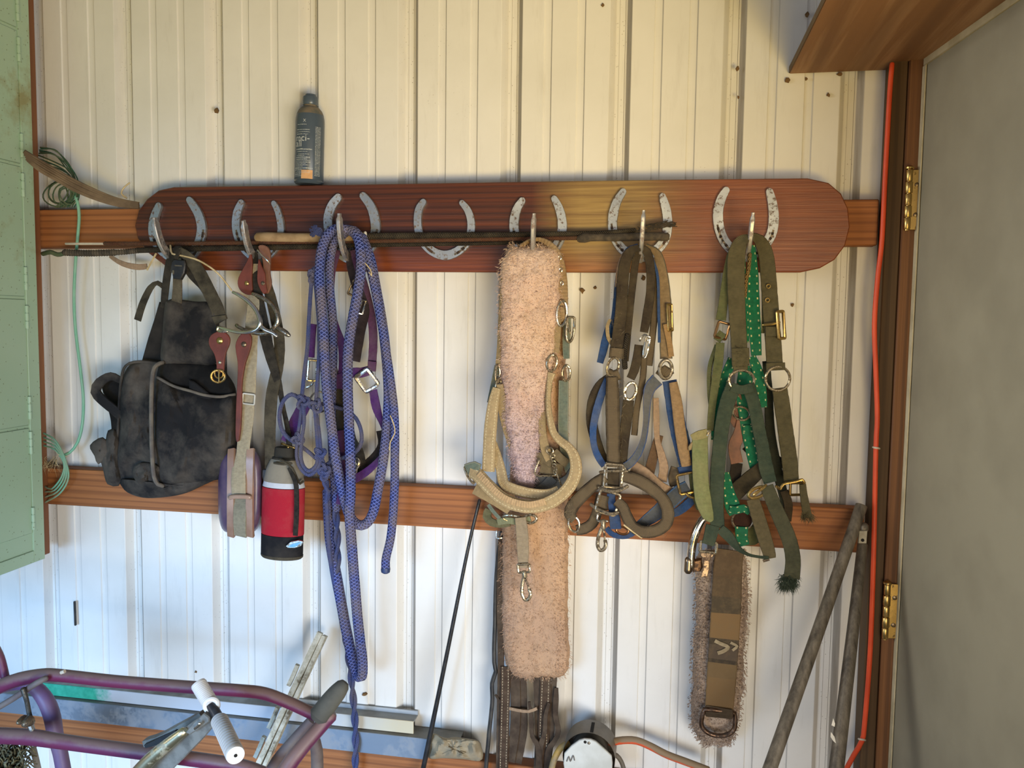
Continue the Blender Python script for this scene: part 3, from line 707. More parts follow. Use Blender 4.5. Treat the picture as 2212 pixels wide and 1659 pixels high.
# ================================================================== second hook
LEA = plain('red_brown_leather', '#6f3324', .6, '#5e2a1c', 25, bump=.5); LEA2 = plain('dusty_brown_leather', '#7d5644', .75, '#6a4636', 30, bump=.6)
def spur(label, band, dd, shank, straps, bandmat):
    t = Thing('spur', label, 'spur', P(560, 700, dd))
    t.part('heel_band', tube(band, 4.6, 10, 5), bandmat)
    t.part('shank', tube(shank, 5, 10, 4), bandmat)
    return t
sp = spur('bright polished spur nearer the bag, with a round-ended leather strap', [(503, 631, .15, 3), (516, 637, .152, 4.2), (535, 650, .155), (552, 668, .158), (561, 688, .16, 5), (562, 700, .16, 5.4), (556, 711, .16, 5), (540, 717, .16), (520, 718, .158, 4), (498, 714, .155, 4), (474, 707, .15, 3.5)], .15, [(560, 700, .16, 4), (572, 712, .16, 5), (590, 720, .158, 4), (598, 727, .156, 4)], 0, CHROME)
a_ = sp.part('leather_strap', slab([(541, 548), (532, 566), (518, 592), (513, 606), (514, 619), (521, 630), (535, 637), (544, 632), (543, 600), (544, 570)], .118, .005, .0012, 6), LEA)
sp.part('stud', dome((533, 612, .1185), 5), BRASS, a_)
a_ = sp.part('button_strap', slab([(473, 715), (487, 719), (495, 730), (494, 745), (487, 762), (483, 785), (481, 803), (468, 804), (467, 785), (462, 765), (453, 750), (450, 737), (455, 724)], .150, .005, .0012, 6), LEA)
sp.part('stud', dome((475, 736, .1505), 7.5), BRASS, a_); sp.part('rivet', dome((475, 783, .1505), 4), SILV, a_)
sp.part('buckle', ring((471, 813, .152), 14, 13, 2.6, 0, 20) + ring((473, 806, .153), 10, 9, 1.8, 0, 0, 'd') + tube([(473, 800, .154), (473, 825, .156)], 1.8, 6, 5), BRASS)
sp.part('hinge_link', tube([(472, 706, .15), (470, 714, .15), (480, 716, .153), (492, 716, .152)], 3, 8, 4), SILV)
sp = spur('duller spur behind the polished one, brown strap hanging to its tip', [(546, 634, .128, 4), (565, 642, .13), (585, 656, .132), (598, 676, .135, 5), (600, 695, .135, 5.5), (590, 711, .135, 5.5), (572, 720, .135, 5), (550, 719, .135, 4.5), (528, 712, .134, 4), (515, 706, .132, 4), (511, 702, .13, 4)], .13, [(596, 706, .135, 4), (606, 712, .135, 6), (618, 720, .134, 6.5), (625, 725, .134, 4)], 0, metal('tarnished_spur_steel', '#a39a8a', .25, '#4d4236', .35, 120))
a_ = sp.part('leather_strap', slab([(557, 532), (572, 530), (581, 540), (583, 560), (582, 590), (585, 610), (581, 628), (574, 634), (570, 610), (566, 560)], .112, .006, .0015, 6), LEA2)
b_ = sp.part('leather_strap', slab([(558, 560), (564, 575), (571, 590), (573, 615), (576, 632), (569, 635), (560, 622), (555, 605), (556, 580)], .125, .005, .0012, 6), LEA)
sp.part('stud', dome((568, 612, .1255), 4.5), DARKM, b_)
c_ = sp.part('button_strap', slab([(512, 733), (520, 722), (532, 717), (541, 725), (542, 742), (536, 765), (528, 790), (522, 830), (521, 880), (519, 925), (515, 953), (511, 955), (508, 940), (509, 880), (511, 840), (513, 790), (509, 760), (508, 745)], .142, .005, .0014, 6), LEA)
sp.part('stud', dome((527, 744, .1425), 6), DARKM, c_)
sp.part('wire_tie', tube([(556, 540, .128), (566, 552, .13), (578, 563, .13), (583, 570, .126)], 1.6, 6, 5), SILV)

# tan sling with the purple canteen
TANW = webbing('beige_webbing', '#b3a68a', '#a8987a', .4, rib=1100); PURP = NT('cloudy_purple_plastic'); v_ = PURP.coord()
cc = PURP.ramp(PURP.noise(v_, 16, 5, .6), [(.35, lin('#433459')), (.7, lin('#6d5867'))]); PURP = PURP.done(cc, .35)
RIM = plain('brownish_clear_plastic', '#8a6d5c', .3, '#a88c7a', 12, bump=.1)
cn = Thing('canteen', 'oval purple canteen in a beige webbing sling, left of the red bottle holder', 'canteen', P(516, 1060, .11))
cn.part('sling_strap', strap([(556, 570, .105, 18), (552, 620, .110, 22), (547, 665, .115, 28), (543, 720, .12, 30), (540, 780, .125, 32), (536, 860, .128, 33), (530, 920, .13, 33), (524, 985, .135, 32), (517, 1010, .142, 33), (515, 1040, .148, 33), (516, 1074, .148, 33)], 32, .0025), TANW)
o = [(x, y) for x, y in [(488, 972), (516, 969), (546, 972), (560, 986), (565, 1020), (565, 1085), (562, 1125), (550, 1148), (516, 1154), (485, 1148), (474, 1125), (471, 1085), (472, 1020), (477, 986)]]
cn.part('canteen_body', puff(o, .098, .034, 0, 10, power=7, back=.04, rings=14), PURP)
def band(xc, w_, y0, y1, dd, th):
    return strap([(xc+2, y0, dd-.006, w_), (xc+1, y0+20, dd, w_), (xc, (y0+y1)/2, dd+.002, w_), (xc, y1-20, dd, w_), (xc+1, y1, dd-.006, w_)], w_, th, jit=0)
cn.part('rim_band', band(499, 16, 970, 1158, .138, .008), RIM); cn.part('rim_band', band(540, 17, 970, 1158, .138, .008), RIM)
cn.part('cover_band', band(518, 31, 1076, 1158, .141, .004), webbing('pale_grey_green_webbing', '#8f8a76', '#a59a80', .4))
cn.part('strap_bar', tube([(496, 1075, .150), (505, 1073, .154), (530, 1073, .154), (541, 1075, .150)], 5, 8, 5), RIM)
cn.part('slider_buckle', ring((537, 862, .134), 14, 11, 1.8, 5, 0, 'r'), plain('pale_plastic', '#d6d4c8', .5))

# red bottle holder
RED = cloth('red_nylon', '#a3202f', '#a35a52', .45, .8, 12, .6); GREYC = cloth('grey_dusty_cloth', '#8a8272', '#6c6456')
SILC = cloth('silver_reflective_band', '#c6c9cf', '#a8a8a8')
def bottle(x, y, dd, prof, M, name, T, parent=None, label=None):
    c = P(x, y, dd); s = S(x, y, dd); ax_ = (P(611, 990, dd)-P(607, 1200, dd)).normalized()
    return T.part(name, lathe(c, ax_, [(a*s, b*s) for a, b in prof], 36, 1, .62), M, parent, label)
h = Thing('bottle_holder', 'red and black insulated bottle holder hanging from black straps', 'bottle holder', P(607, 1200, .11))
bottle(609, 1203, .105, [(44, 0), (47, 3), (47.5, 7), (46, 8)], BWEB2, 'base_piping', h)
bb = bottle(609, 1196, .105, [(46.5, 0), (47, 3), (47, 38), (47, 44)], cloth('black_cordura', '#1b1b1e', '#4a443c', .45, .75, 10, .6), 'holder_base', h)
bottle(610.5, 1152, .105, [(47.3, 0), (47.8, 2), (47.8, 94), (47, 102)], RED, 'red_panel', h)
bottle(613, 1050, .105, [(47.4, 0), (46, 5), (44, 14), (43, 16)], SILC, 'reflective_band', h)
bottle(613.5, 1035, .105, [(46, -4), (44, 4), (40, 22), (33, 38), (29, 44)], GREYC, 'holder_neck', h)
bottle(615, 992, .105, [(29, -2), (28, 4), (24, 6), (23, 22), (21, 26), (12, 28)], cloth('dark_cap_fabric', '#35322c', '#5b5446'), 'bottle_cap', h)
h.part('webbing_strip', strap([(624, 1010, .135, 8), (634, 1030, .142, 10), (640, 1048, .141, 11), (641, 1080, .1385, 11), (640, 1120, .1385, 11), (638, 1157, .1385, 11)], 11, .003), BWEB)
h.part('drawcord', tube([(605, 992, .13), (618, 1000, .138), (632, 1012, .138), (640, 1030, .136), (648, 1045, .13), (655, 1040, .125)], 3, 6) + tube([(592, 1000, .13), (612, 1003, .138), (630, 1001, .136)], 2.5, 6), BWEB2)
lg = h.part('logo_rim', slab([(617, 1180), (628, 1170), (645, 1167), (655, 1170), (649, 1180), (637, 1184), (622, 1184)], .1385, .004, .0008), SILV, bb)
h.part('logo_face', slab([(622, 1180), (632, 1175), (648, 1171), (650, 1173), (642, 1179), (636, 1182), (624, 1182)], .1392, .002, .0005), plain('blue_emblem', '#4f9be0', .3, '#7cb8ee', 60), bb)
h.part('strap', strap([(549, 545, .10, 14), (552, 600, .108, 24), (556, 650, .112, 30), (568, 700, .115, 30), (579, 750, .116, 26), (590, 790, .114, 22), (604, 840, .11, 14), (612, 880, .108, 10), (622, 930, .106, 12), (626, 975, .104, 14)], 24, .003), BWEB)
h.part('strap', strap([(560, 560, .098, 16), (578, 620, .100, 22), (594, 680, .102, 26), (603, 740, .104, 24), (600, 790, .108, 26), (588, 850, .112, 28), (583, 910, .112, 26), (583, 970, .11, 24), (581, 1028, .105, 18)], 24, .003), BWEB2)
h.part('side_release_buckle', slab([(566, 1014), (582, 1013), (586, 1024), (584, 1038), (568, 1040), (564, 1028)], .112, .010, .002), BPLA)

# ================================================================== third hook: ropes and purple halter
BLUER = ropemat('blue_braided_rope', '#6574ba', '#343f7c', '#877c7c', .7, 130)
BLUET = ropemat('thin_blue_cord', '#6b79b4', '#464f86', '#8d8488', .65, 330)
rp = [(833, 1228, .10), (834, 1205, .10), (845, 1155, .10), (851, 1080, .10), (853, 1000, .10), (852, 900, .102), (843, 820, .105), (831, 740, .11), (815, 650, .115), (798, 570, .12), (782, 520, .12), (765, 498, .118), (757, 497, .116)]
rp2 = [(738, 508, .095), (752, 497, .11), (770, 508, .126), (778, 535, .135), (780, 575, .138), (773, 630, .138), (760, 700, .136), (752, 760, .134), (751, 830, .134), (754, 920, .134), (757, 1000, .134), (757, 1070, .13), (755, 1110, .128), (760, 1180, .12), (767, 1270, .11), (776, 1370, .10), (783, 1430, .095), (782, 1460, .088), (775, 1462, .078), (766, 1440, .07), (755, 1395, .066), (742, 1330, .064), (728, 1250, .062), (715, 1180, .060), (710, 1120, .060), (708, 1060, .058)]
rp3 = [(728, 1100, .075), (720, 1000, .08), (716, 900, .085), (719, 800, .088), (719, 700, .09), (712, 620, .095), (713, 560, .10), (724, 520, .105), (742, 502, .11)]
rp4 = [(782, 512, .105), (800, 560, .105), (812, 620, .10), (826, 700, .10), (835, 780, .098), (839, 850, .096), (836, 920, .096), (829, 985, .096), (816, 1060, .098), (805, 1110, .10), (790, 1132, .104), (772, 1133, .108), (756, 1115, .112), (742, 1070, .116), (727, 1000, .120), (716, 920, .122), (706, 840, .124), (701, 770, .124), (698, 700, .124), (693, 640, .124), (690, 590, .124), (695, 540, .122), (708, 508, .122), (728, 494, .12), (748, 497, .118)]
lead = Thing('lead_rope', 'thick blue braided lead rope looped many times over the third hook', 'rope', P(755, 500, .11))
for q, rpx in ((rp, 9.6), (rp2, 11.2), (rp3, 9.6), (rp4, 10.8)):
    lead.part('rope_strand', tube(q, rpx, 12, 9, jit=.0004), BLUER)
lead.part('rope_end', lathe(P(833, 1226, .10), P(833, 1240, .10)-P(833, 1226, .10), [(.0098, 0), (.0104, .004), (.0095, .010), (.005, .013)], 12), plain('melted_rope_end', '#2d3d66', .5))
g = Geo(); rr = random.Random(9)
for i in range(26):
    g = g + tube([(700, 510, .12), (688+rr.uniform(-6, 6), 500+rr.uniform(-8, 8), .122), (676+rr.uniform(-8, 8), 498+rr.uniform(-14, 14), .122)], 1.5, 4, 10)
lead.part('frayed_tuft', g, BLUET, kind='stuff')

rh = Thing('rope_halter', 'knotted halter of thin blue cord hanging left of the thick blue rope', 'halter', P(677, 600, .11))
def cord(q, r=4.6, nm='cord', m=None): return rh.part(nm, tube(q, r, 8, 8, jit=.0004), m or BLUET)
cord([(700, 520, .11), (690, 555, .115), (680, 590, .12)]); cord([(673, 605, .12), (668, 680, .12), (664, 750, .12), (657, 810, .122), (652, 862, .125)]); cord([(681, 608, .118), (686, 660, .12), (690, 720, .12), (688, 790, .12), (683, 862, .122)])
cord([(686, 606, .1), (698, 660, .1), (700, 720, .1)], 4.2); cord([(688, 724, .115), (700, 726, .115)], 4)
cord([(650, 862, .12), (630, 852, .12), (612, 866, .118), (604, 895, .118), (608, 925, .12), (620, 944, .122), (636, 955, .122)], 4.6)
cord([(645, 960, .118), (665, 975, .118), (685, 992, .118)], 4.6)
for dx, dd in ((0, 0), (9, .004)):
    cord([(652+dx*.3, 876, .128+dd), (648+dx, 910, .128+dd), (643+dx, 950, .128+dd), (641+dx, 985, .128+dd), (650+dx*.6, 1012-dx*.6, .128+dd), (667, 1026-dx, .13+dd), (684-dx*.4, 1014-dx*.6, .128+dd), (692-dx*.6, 990, .126+dd), (690-dx*.6, 940, .124+dd), (682-dx*.2, 886, .124+dd)], 4.3)
cord([(756, 892, .115), (770, 905, .116), (780, 930, .116), (780, 958, .114), (766, 978, .112), (745, 988, .11), (720, 995, .108), (702, 1006, .108)], 4.6)
cord([(692, 872, .11), (706, 874, .11), (726, 880, .10), (740, 884, .095)], 4.2); cord([(693, 985, .12), (699, 1000, .118), (700, 1012, .115)], 4.4)
cord([(697, 1020, .118), (700, 1045, .11), (707, 1060, .105), (704, 1085, .10), (711, 1060, .1)], 4.2)
cord([(706, 1040, .09), (707, 1100, .085), (710, 1170, .08), (718, 1235, .07), (735, 1320, .06), (752, 1395, .055)], 5.5, 'cord_tail')
for c, r, rot in (((677, 600, .12), 13, 10), ((677, 588, .12), 9, 80), ((654, 868, .13), 15, 20), ((682, 876, .128), 15, -30), ((643, 948, .13), 13, 60), ((691, 980, .128), 13, 10), ((700, 1014, .122), 13, 40), ((700, 1026, .12), 11, 0)):
    rh.part('knot', knot(c, r, 4.0, rot), BLUET)
# twisted lead of two strands
tl = Thing('twisted_cord', 'thin blue twisted cord hanging from the rope halter to the bottom edge', 'rope', P(730, 1200, .08))
path = catmull([(722, 1080, 75), (728, 1140, 70), (729, 1200, 66), (731, 1260, 62), (740, 1330, 58), (750, 1400, 56), (757, 1450, 56), (764, 1520, 60), (768, 1590, 64), (767, 1675, 68)], 5)
path = [Q((a, b, c/1000)) for a, b, c in path]; tt = tangents(path, False)
for ph in (0, math.pi):
    q = []
    for i, p in enumerate(path):
        u = NV.cross(tt[i]).normalized(); b2 = tt[i].cross(u); a = i*.36+ph
        q.append(p+(u*math.cos(a)+b2*math.sin(a))*.0042)
    tl.part('strand', tube3(q, .0043, 8), BLUET)

# purple halter behind
PUR = webbing('purple_webbing', '#52286e', '#6b5864', .45); PUR2 = webbing('faded_plum_webbing', '#5b3458', '#71606a', .5)
ph_ = Thing('purple_halter', 'purple webbing halter with diamond-shaped ring behind the blue ropes', 'halter', P(775, 620, .085))
def ps(nm, q, w_, m=PUR, th=.003): return ph_.part(nm, strap(q, w_, th), m)
ps('crown_strap', [(765, 540, .09), (775, 580, .09), (790, 630, .088), (803, 690, .086), (806, 740, .084), (803, 795, .084)], 19, PUR2)
ps('cheek_strap', [(757, 545, .088), (765, 590, .088), (778, 640, .088), (786, 670, .088), (776, 720, .087), (766, 780, .086)], 26, webbing('dark_padded_webbing', '#2b2226', '#4d4445', .5), .004)
ps('crown_strap', [(730, 540, .085), (718, 590, .085), (713, 650, .083)], 14, PUR2)
ps('cheek_strap', [(716, 680, .085), (726, 712, .085), (738, 745, .085), (740, 790, .085), (735, 840, .085)], 18)
ps('nose_band', [(798, 800, .086, 20), (780, 805, .09, 22), (762, 805, .09, 22), (745, 812, .088, 20), (722, 822, .086, 18)], 20)
ps('nose_band', [(806, 842, .085, 18), (813, 880, .085, 20), (826, 920, .088, 14, 40), (832, 950, .09, 12, 55), (826, 980, .095, 12, 50), (805, 1008, .10, 16, 20), (775, 1030, .10, 18, 10), (745, 1044, .10, 18)], 18)
ps('nose_band_lining', [(822, 930, .075), (826, 960, .075), (812, 985, .078), (790, 1005, .08), (765, 1020, .082)], 20, webbing('black_lining', '#221d1c', '#4a433c', .4))
ps('throat_strap', [(716, 790, .08), (728, 860, .08), (732, 930, .08), (735, 1000, .082), (742, 1060, .085)], 24, BWEB, .005)
ps('throat_strap', [(742, 840, .078), (750, 900, .078), (760, 950, .078), (775, 975, .08), (780, 1000, .08)], 22, BWEB, .004)
ps('cheek_strap', [(678, 700, .09), (674, 740, .09), (672, 772, .09)], 14)
ps('cheek_strap', [(668, 860, .085, 26), (650, 890, .09, 28), (632, 925, .095, 28), (618, 955, .10, 26)], 26)
ps('cheek_strap', [(735, 930, .09), (745, 980, .09), (742, 1030, .09), (735, 1090, .09)], 20)
ps('keeper', [(796, 790, .09), (812, 792, .09)], 22, PUR2, .006)
DIAM = metal('bright_alloy', '#e8e4dc', .2, '#8a8378', .3, 150)
ph_.part('diamond_ring', ring((793, 822, .092), 20, 17, 4.6, 55, 10, 'r'), DIAM)
ph_.part('buckle', ring((778, 662, .096), 9, 15, 2.6, 15, 35, 'r') + tube([(782, 650, .1), (772, 678, .1)], 2.2, 6, 5), SILV)
ph_.part('buckle', ring((764, 622, .092), 7, 16, 2.4, 25, 30, 'r'), DARKM)
ph_.part('brass_bar', tube([(609, 958, .105), (622, 963, .108), (637, 968, .108)], 2.8, 8, 5) + tube([(624, 964, .11), (620, 972, .112), (619, 982, .112)], 2.2, 8, 4), BRASS)
ph_.part('square_ring', ring((675, 800, .09), 9, 22, 3, 5, 25, 'r') + tube([(660, 838, .1), (672, 832, .1), (676, 826, .1)], 2.6, 6, 5), SILV)
ph_.part('snap', tube([(770, 990, .09), (776, 1000, .092), (770, 1010, .092), (768, 1020, .09)], 4, 8, 4), SILV)
ph_.part('cheek_ring', ring((690, 868, .085), 20, 22, 2.6, 0, 30), SILV)
# ================================================================== fleece girth on the fifth hook
def fleece_mat(name, c1, c2, c3, grad=None):
    t = NT(name); v = t.coord(); n1 = t.noise(v, 8, 5, .6); n2 = t.noise(v, 55, 6, .7); n3 = t.noise(t.coord('Object', (1, 1, .7)), 3, 3)
    c = t.ramp(n1, [(.35, lin(c1)), (.62, lin(c2))]); c = t.mix(t.ramp(n3, [(.45, BLK), (.7, (.7, .7, .7, 1))]), c, lin(c3))
    if grad:
        sp = t.n('ShaderNodeSeparateXYZ'); t.l(v, sp.inputs[0]); mr = t.n('ShaderNodeMapRange'); t.l(sp.outputs[2], mr.inputs[0]); mr.inputs[1].default_value = -.18; mr.inputs[2].default_value = -.42; mr.inputs[4].default_value = .75
        c = t.mix(mr.outputs[0], c, lin(grad))
    c = t.mix(t.ramp(n2, [(.30, (.55, .55, .55, 1)), (.5, BLK)]), c, tuple(x*.55 for x in lin(c1)[:3])+(1,))
    b = t.bump(n2, .9, .006); b = t.bump(t.noise(v, 260, 4, .7), .8, .002, b); t.b.inputs['Specular IOR Level'].default_value = .1
    return t.done(c, 1.0, b)
FLE = fleece_mat('peach_fleece', '#dcb793', '#e8ccaa', '#cdb2b0', '#b9a6b4'); FLE2 = fleece_mat('dusty_fleece', '#c29d7c', '#cfa985', '#ad9080')
FLE3 = fleece_mat('dirty_brown_fleece', '#b8a08c', '#cfbba8', '#7a6656')
def fleece(rows, th=.020, amp=.006, nx=22, step=9, sd=0):
    """rows (xl, xr, y, d front); returns geo and surface points"""
    q = catmull([(a, b, y, d*1000) for a, b, y, d in rows], step); v = []; pts = []; L = 0
    for i, (xl, xr, y, d) in enumerate(q):
        d /= 1000
        for j in range(nx+1):
            u = j/nx; e = max(0, 1-abs(2*u-1)**5)**.5; ey = min(1, min(i, len(q)-1-i)/2.2)**.5
            x = xl+(xr-xl)*u
            wob = noise.noise(Vector((sd, y*.03, 0 if u < .5 else 9)))*5+noise.noise(Vector((sd, y*.11, 0 if u < .5 else 5)))*2.5
            if u < .1 or u > .9: x += wob
            p0 = Vector((x*.012, y*.012, sd)); nz = noise.noise(p0*1.6)*1.1+abs(noise.noise(p0*4.2))*.9+noise.noise(p0*9)*.45
            yy = y+(noise.noise(Vector((x*.08, sd, 1)))*5 if i in (0, len(q)-1) else 0)
            p = P(x, yy, d-th*.75*(1-e*ey)+nz*amp*e*ey); v.append(p)
            nn = Vector(((2*u-1)**3*1.3, -.5, (1 if i < 2 else (-1 if i > len(q)-3 else 0)))).normalized(); pts.append((p, nn))
    nr = len(q); f, uv = grid_faces(nr, nx+1, False, False, [k/nx for k in range(nx+2)], [k*.01 for k in range(nr+1)])
    b0 = len(v); v += [p+Vector((0, th*.35, 0)) for p in v[:]]
    for i in range(nr-1):
        for j in (0, nx): a, b = i*(nx+1)+j, (i+1)*(nx+1)+j; f.append([a, b, b0+b, b0+a] if j == 0 else [b, a, b0+a, b0+b]); uv.append([(0, 0)]*4)
    for j in range(nx):
        for i in (0, nr-1): a, b = i*(nx+1)+j, i*(nx+1)+j+1; f.append([a, b0+a, b0+b, b] if i == 0 else [b, b0+b, b0+a, a]); uv.append([(0, 0)]*4)
    f2, uv2 = grid_faces(nr, nx+1, False, False, [k/nx for k in range(nx+2)], [0]*(nr+1))
    f += [[b0+k for k in q_][::-1] for q_ in f2]; uv += uv2
    return Geo().add(v, f, uv), pts
fg = Thing('fleece_girth', 'long peach fleece girth folded over the fifth hook, reaching lowest', 'girth', P(1155, 540, .1))
g, pts = fleece([(1126, 1214, 575, .096), (1122, 1222, 700, .094), (1120, 1222, 850, .090), (1110, 1224, 980, .088), (1092, 1226, 1080, .086), (1086, 1226, 1150, .084), (1085, 1226, 1250, .080), (1084, 1226, 1340, .076), (1088, 1230, 1410, .074), (1097, 1225, 1445, .073), (1112, 1208, 1466, .071)], .024, .006, 22, 10, 4)
a_ = fg.part('rear_fleece', g, FLE2)
ed = [p for p in pts if abs(p[1].x) > .5 or abs(p[1].z) > .5]
fg.part('pile', tufts(ed, 5200, .0065, .0005, tufts(pts, 5200, .004, .0006)), FLE2, kind='stuff', sharp=180)
g, pts = fleece([(1104, 1196, 531, .118), (1089, 1206, 550, .132), (1081, 1210, 590, .136), (1079, 1206, 680, .136), (1080, 1199, 760, .134), (1083, 1189, 830, .132), (1088, 1177, 900, .130), (1098, 1168, 960, .126), (1108, 1162, 1010, .122), (1116, 1152, 1060, .118), (1122, 1146, 1085, .114)], .024, .0075, 22, 9, 1)
fg.part('front_fleece', g, FLE)
ed = [p for p in pts if abs(p[1].x) > .5 or abs(p[1].z) > .5]
fg.part('pile', tufts(ed, 4200, .0065, .0005, tufts(pts, 6500, .004, .0006)), FLE, kind='stuff', sharp=180)
TANS = webbing('dusty_tan_leather_strap', '#9c8058', '#a59072', .6, rib=300); HOLE = plain('strap_hole', '#3a2e22', .9)
s_ = fg.part('girth_strap', strap([(1124, 532, .110, 8, 50), (1145, 520, .113, 9, 60), (1165, 517, .114, 10, 60), (1185, 526, .115, 14, 40), (1200, 545, .116, 20, 10), (1209, 580, .116, 26), (1214, 620, .116, 25), (1215, 660, .115, 24)], 24, .004), TANS)
for y in (557, 583, 612): fg.part('strap_hole', ring((1209+(y-557)*.08, y, .1195), 3, 4, 1.6), SILV, s_)
fg.part('oval_buckle', ring((1213, 677, .122), 13, 27, 3.4, 3, 40), SILV); fg.part('buckle_patch', puff([(1210, 660), (1219, 664), (1221, 690), (1212, 698), (1207, 680)], .112, .005, 0, power=3), TANS)

# tan web halter over it
TAN = webbing('tan_web_halter', '#b8a27c', '#a5916c', .45, stitch='#d8cba6', rib=800); TAN2 = webbing('tan_web_plain', '#a8926c', '#93805e', .5)
GGR = webbing('grey_green_webbing', '#6d7c70', '#8f866f', .5, edge='#8a8a78'); OLD = metal('aged_nickel', '#b5a88e', .25, '#57462f', .5, 140)
th_ = Thing('tan_halter', 'tan padded web halter slung round the fleece girth, snap hook at its foot', 'halter', P(1140, 700, .14))
def ts(nm, q, w_, m=TAN, th=.004, **k): return th_.part(nm, strap(q, w_, th, **k), m)
ts('crown_strap', [(1086, 600, .125, 7, 40), (1081, 680, .122, 8, 40), (1078, 750, .120, 9, 30), (1076, 790, .118, 12)], 9, TAN2)
th_.part('cheek_ring', ring((1075, 807, .12), 6, 20, 2.8, 0, 50) + ring((1076, 836, .122), 7, 18, 2.8, 8, 50), OLD)
ts('crown_strap', [(1074, 790, .11), (1066, 830, .108), (1058, 870, .106)], 12, GGR)
ts('cheek_strap', [(1080, 830, .128, 14), (1083, 860, .126, 20), (1090, 900, .122, 22), (1099, 940, .12, 18), (1112, 975, .116, 20), (1125, 1010, .11, 20)], 20, TAN2)
ts('cheek_strap', [(1073, 838, .130, 18), (1066, 870, .134, 24), (1060, 920, .138, 28), (1057, 970, .140, 28), (1055, 1018, .140, 28)], 26, TAN, .005, bulge=.002)
ts('inner_nose_band', [(1058, 935, .126, 14), (1072, 980, .128, 20), (1082, 1015, .132, 22), (1090, 1045, .142, 24), (1115, 1058, .15, 24), (1150, 1067, .154, 24), (1185, 1068, .152, 24), (1208, 1060, .15, 24)], 23, TAN, .004)
ts('nose_band', [(1018, 1018, .142, 30), (1032, 1026, .150, 30), (1052, 1048, .158, 30), (1078, 1072, .165, 30), (1108, 1088, .170, 30), (1145, 1094, .172, 30), (1180, 1088, .170, 30), (1212, 1070, .164, 28), (1234, 1045, .156, 28), (1244, 1018, .150, 27), (1242, 990, .146, 24), (1230, 968, .142, 20, 10), (1210, 952, .138, 18, 20), (1196, 935, .136, 16, 20), (1188, 905, .134, 14, 30), (1184, 870, .132, 12, 30), (1186, 830, .13, 12, 20), (1192, 805, .13, 18)], 28, TAN, .006, bulge=.0025)
ts('nose_pad', [(1034, 1022, .157, 14), (1054, 1044, .166, 15), (1080, 1069, .173, 15), (1109, 1084, .178, 15), (1145, 1090, .180, 15), (1178, 1083, .178, 15)], 15, webbing('worn_peach_padding', '#c3a57e', '#b3986f', .3, rib=400), .003)
ts('nose_end_tab', [(1008, 1014, .140, 24), (1026, 1010, .150, 28), (1036, 1014, .152, 24)], 26, GGR, .004)
th_.part('side_ring', ring((1014, 1026, .136), 5, 20, 2.6, -30, 40), OLD)
ts('chin_strap', [(1026, 1055, .12, 26), (1040, 1064, .124, 24), (1070, 1082, .126, 22), (1100, 1104, .126, 16)], 22, TAN2)
ts('chin_strap', [(1055, 1090, .115), (1066, 1105, .118), (1080, 1120, .12)], 8, GGR)
ts('crown_strap', [(1205, 672, .118, 10), (1203, 700, .12, 18), (1201, 730, .122, 20), (1199, 762, .122, 18)], 18, TAN2)
ts('crown_strap', [(1197, 672, .114, 6, 50), (1193, 700, .114, 8, 50), (1189, 745, .114, 6, 50)], 7, TAN2)
th_.part('cheek_ring', ring((1192, 784, .13), 11, 18, 3.2, 8, 25), OLD)
ts('crown_strap', [(1226, 682, .105, 14), (1225, 710, .105, 18), (1223, 745, .105, 16), (1224, 775, .105, 14)], 17, GGR)
th_.part('triangle_buckle', ring((1232, 706, .112), 10, 28, 3.0, 4, 40, 'd') + tube([(1224, 688, .115), (1232, 720, .118)], 2.4, 6, 6), OLD)
th_.part('cheek_ring', ring((1223, 806, .11), 9, 17, 3.0, 0, 30), OLD)
ts('throat_strap', [(1218, 822, .108, 22), (1217, 880, .106, 23), (1217, 940, .104, 22), (1222, 990, .1, 18), (1228, 1020, .098, 14)], 22, GGR)
ts('cheek_strap', [(1186, 830, .124, 16), (1180, 870, .124, 14), (1172, 905, .124, 16), (1173, 945, .124, 18), (1180, 975, .124, 22), (1190, 995, .122, 22)], 16, TAN2)
DKW = webbing('dark_dusty_tan_webbing', '#6d6048', '#857558', .5)
ts('buckle_tab', [(1160, 990, .118), (1180, 990, .122), (1195, 1000, .124)], 26, DKW); ts('buckle_tab', [(1168, 1008, .116), (1190, 1012, .120), (1215, 1018, .118)], 30, DKW); ts('buckle_tab', [(1196, 975, .128), (1210, 990, .126), (1226, 1002, .122)], 20, DKW)
th_.part('frame_buckle', tube([(1166, 992, .128), (1158, 1010, .130), (1157, 1026, .130), (1180, 1028, .130), (1202, 1027, .128)], 1.8, 8, 6), OLD)
th_.part('buckle_tongue', tube([(1199, 1012, .130), (1206, 1032, .134), (1212, 1048, .134)], 2.0, 8, 6), OLD)
th_.part('small_ring', ring((1188, 974, .134), 7, 7, 1.8), OLD); 
ch = Geo()
for k in range(6): ch = ch + ring((1194+k*1.2, 985+k*7, .132), 5, 4, 1.5, k*50, 30)
th_.part('chain', ch, OLD, kind='stuff')
GSL = webbing('slate_webbing', '#56595a', '#7b766a', .5)
ts('lower_strap', [(1150, 1045, .104), (1175, 1040, .106), (1205, 1048, .104), (1228, 1040, .1), (1244, 1018, .098)], 30, GSL); ts('lower_strap', [(1195, 1032, .110), (1178, 1050, .112), (1160, 1062, .112)], 22, GSL)
ts('throat_loop', [(1056, 1100, .09, 16), (1052, 1115, .092, 20), (1062, 1128, .10, 18), (1082, 1132, .105, 16), (1100, 1128, .11, 18)], 17, webbing('olive_trim', '#6d6b4d', '#857a5c', .5), .004)
ts('throat_loop', [(1075, 1128, .115), (1095, 1124, .118), (1120, 1126, .118), (1145, 1118, .118)], 15, webbing('worn_green_trim', '#848c6c', '#8c8468', .4), .004)
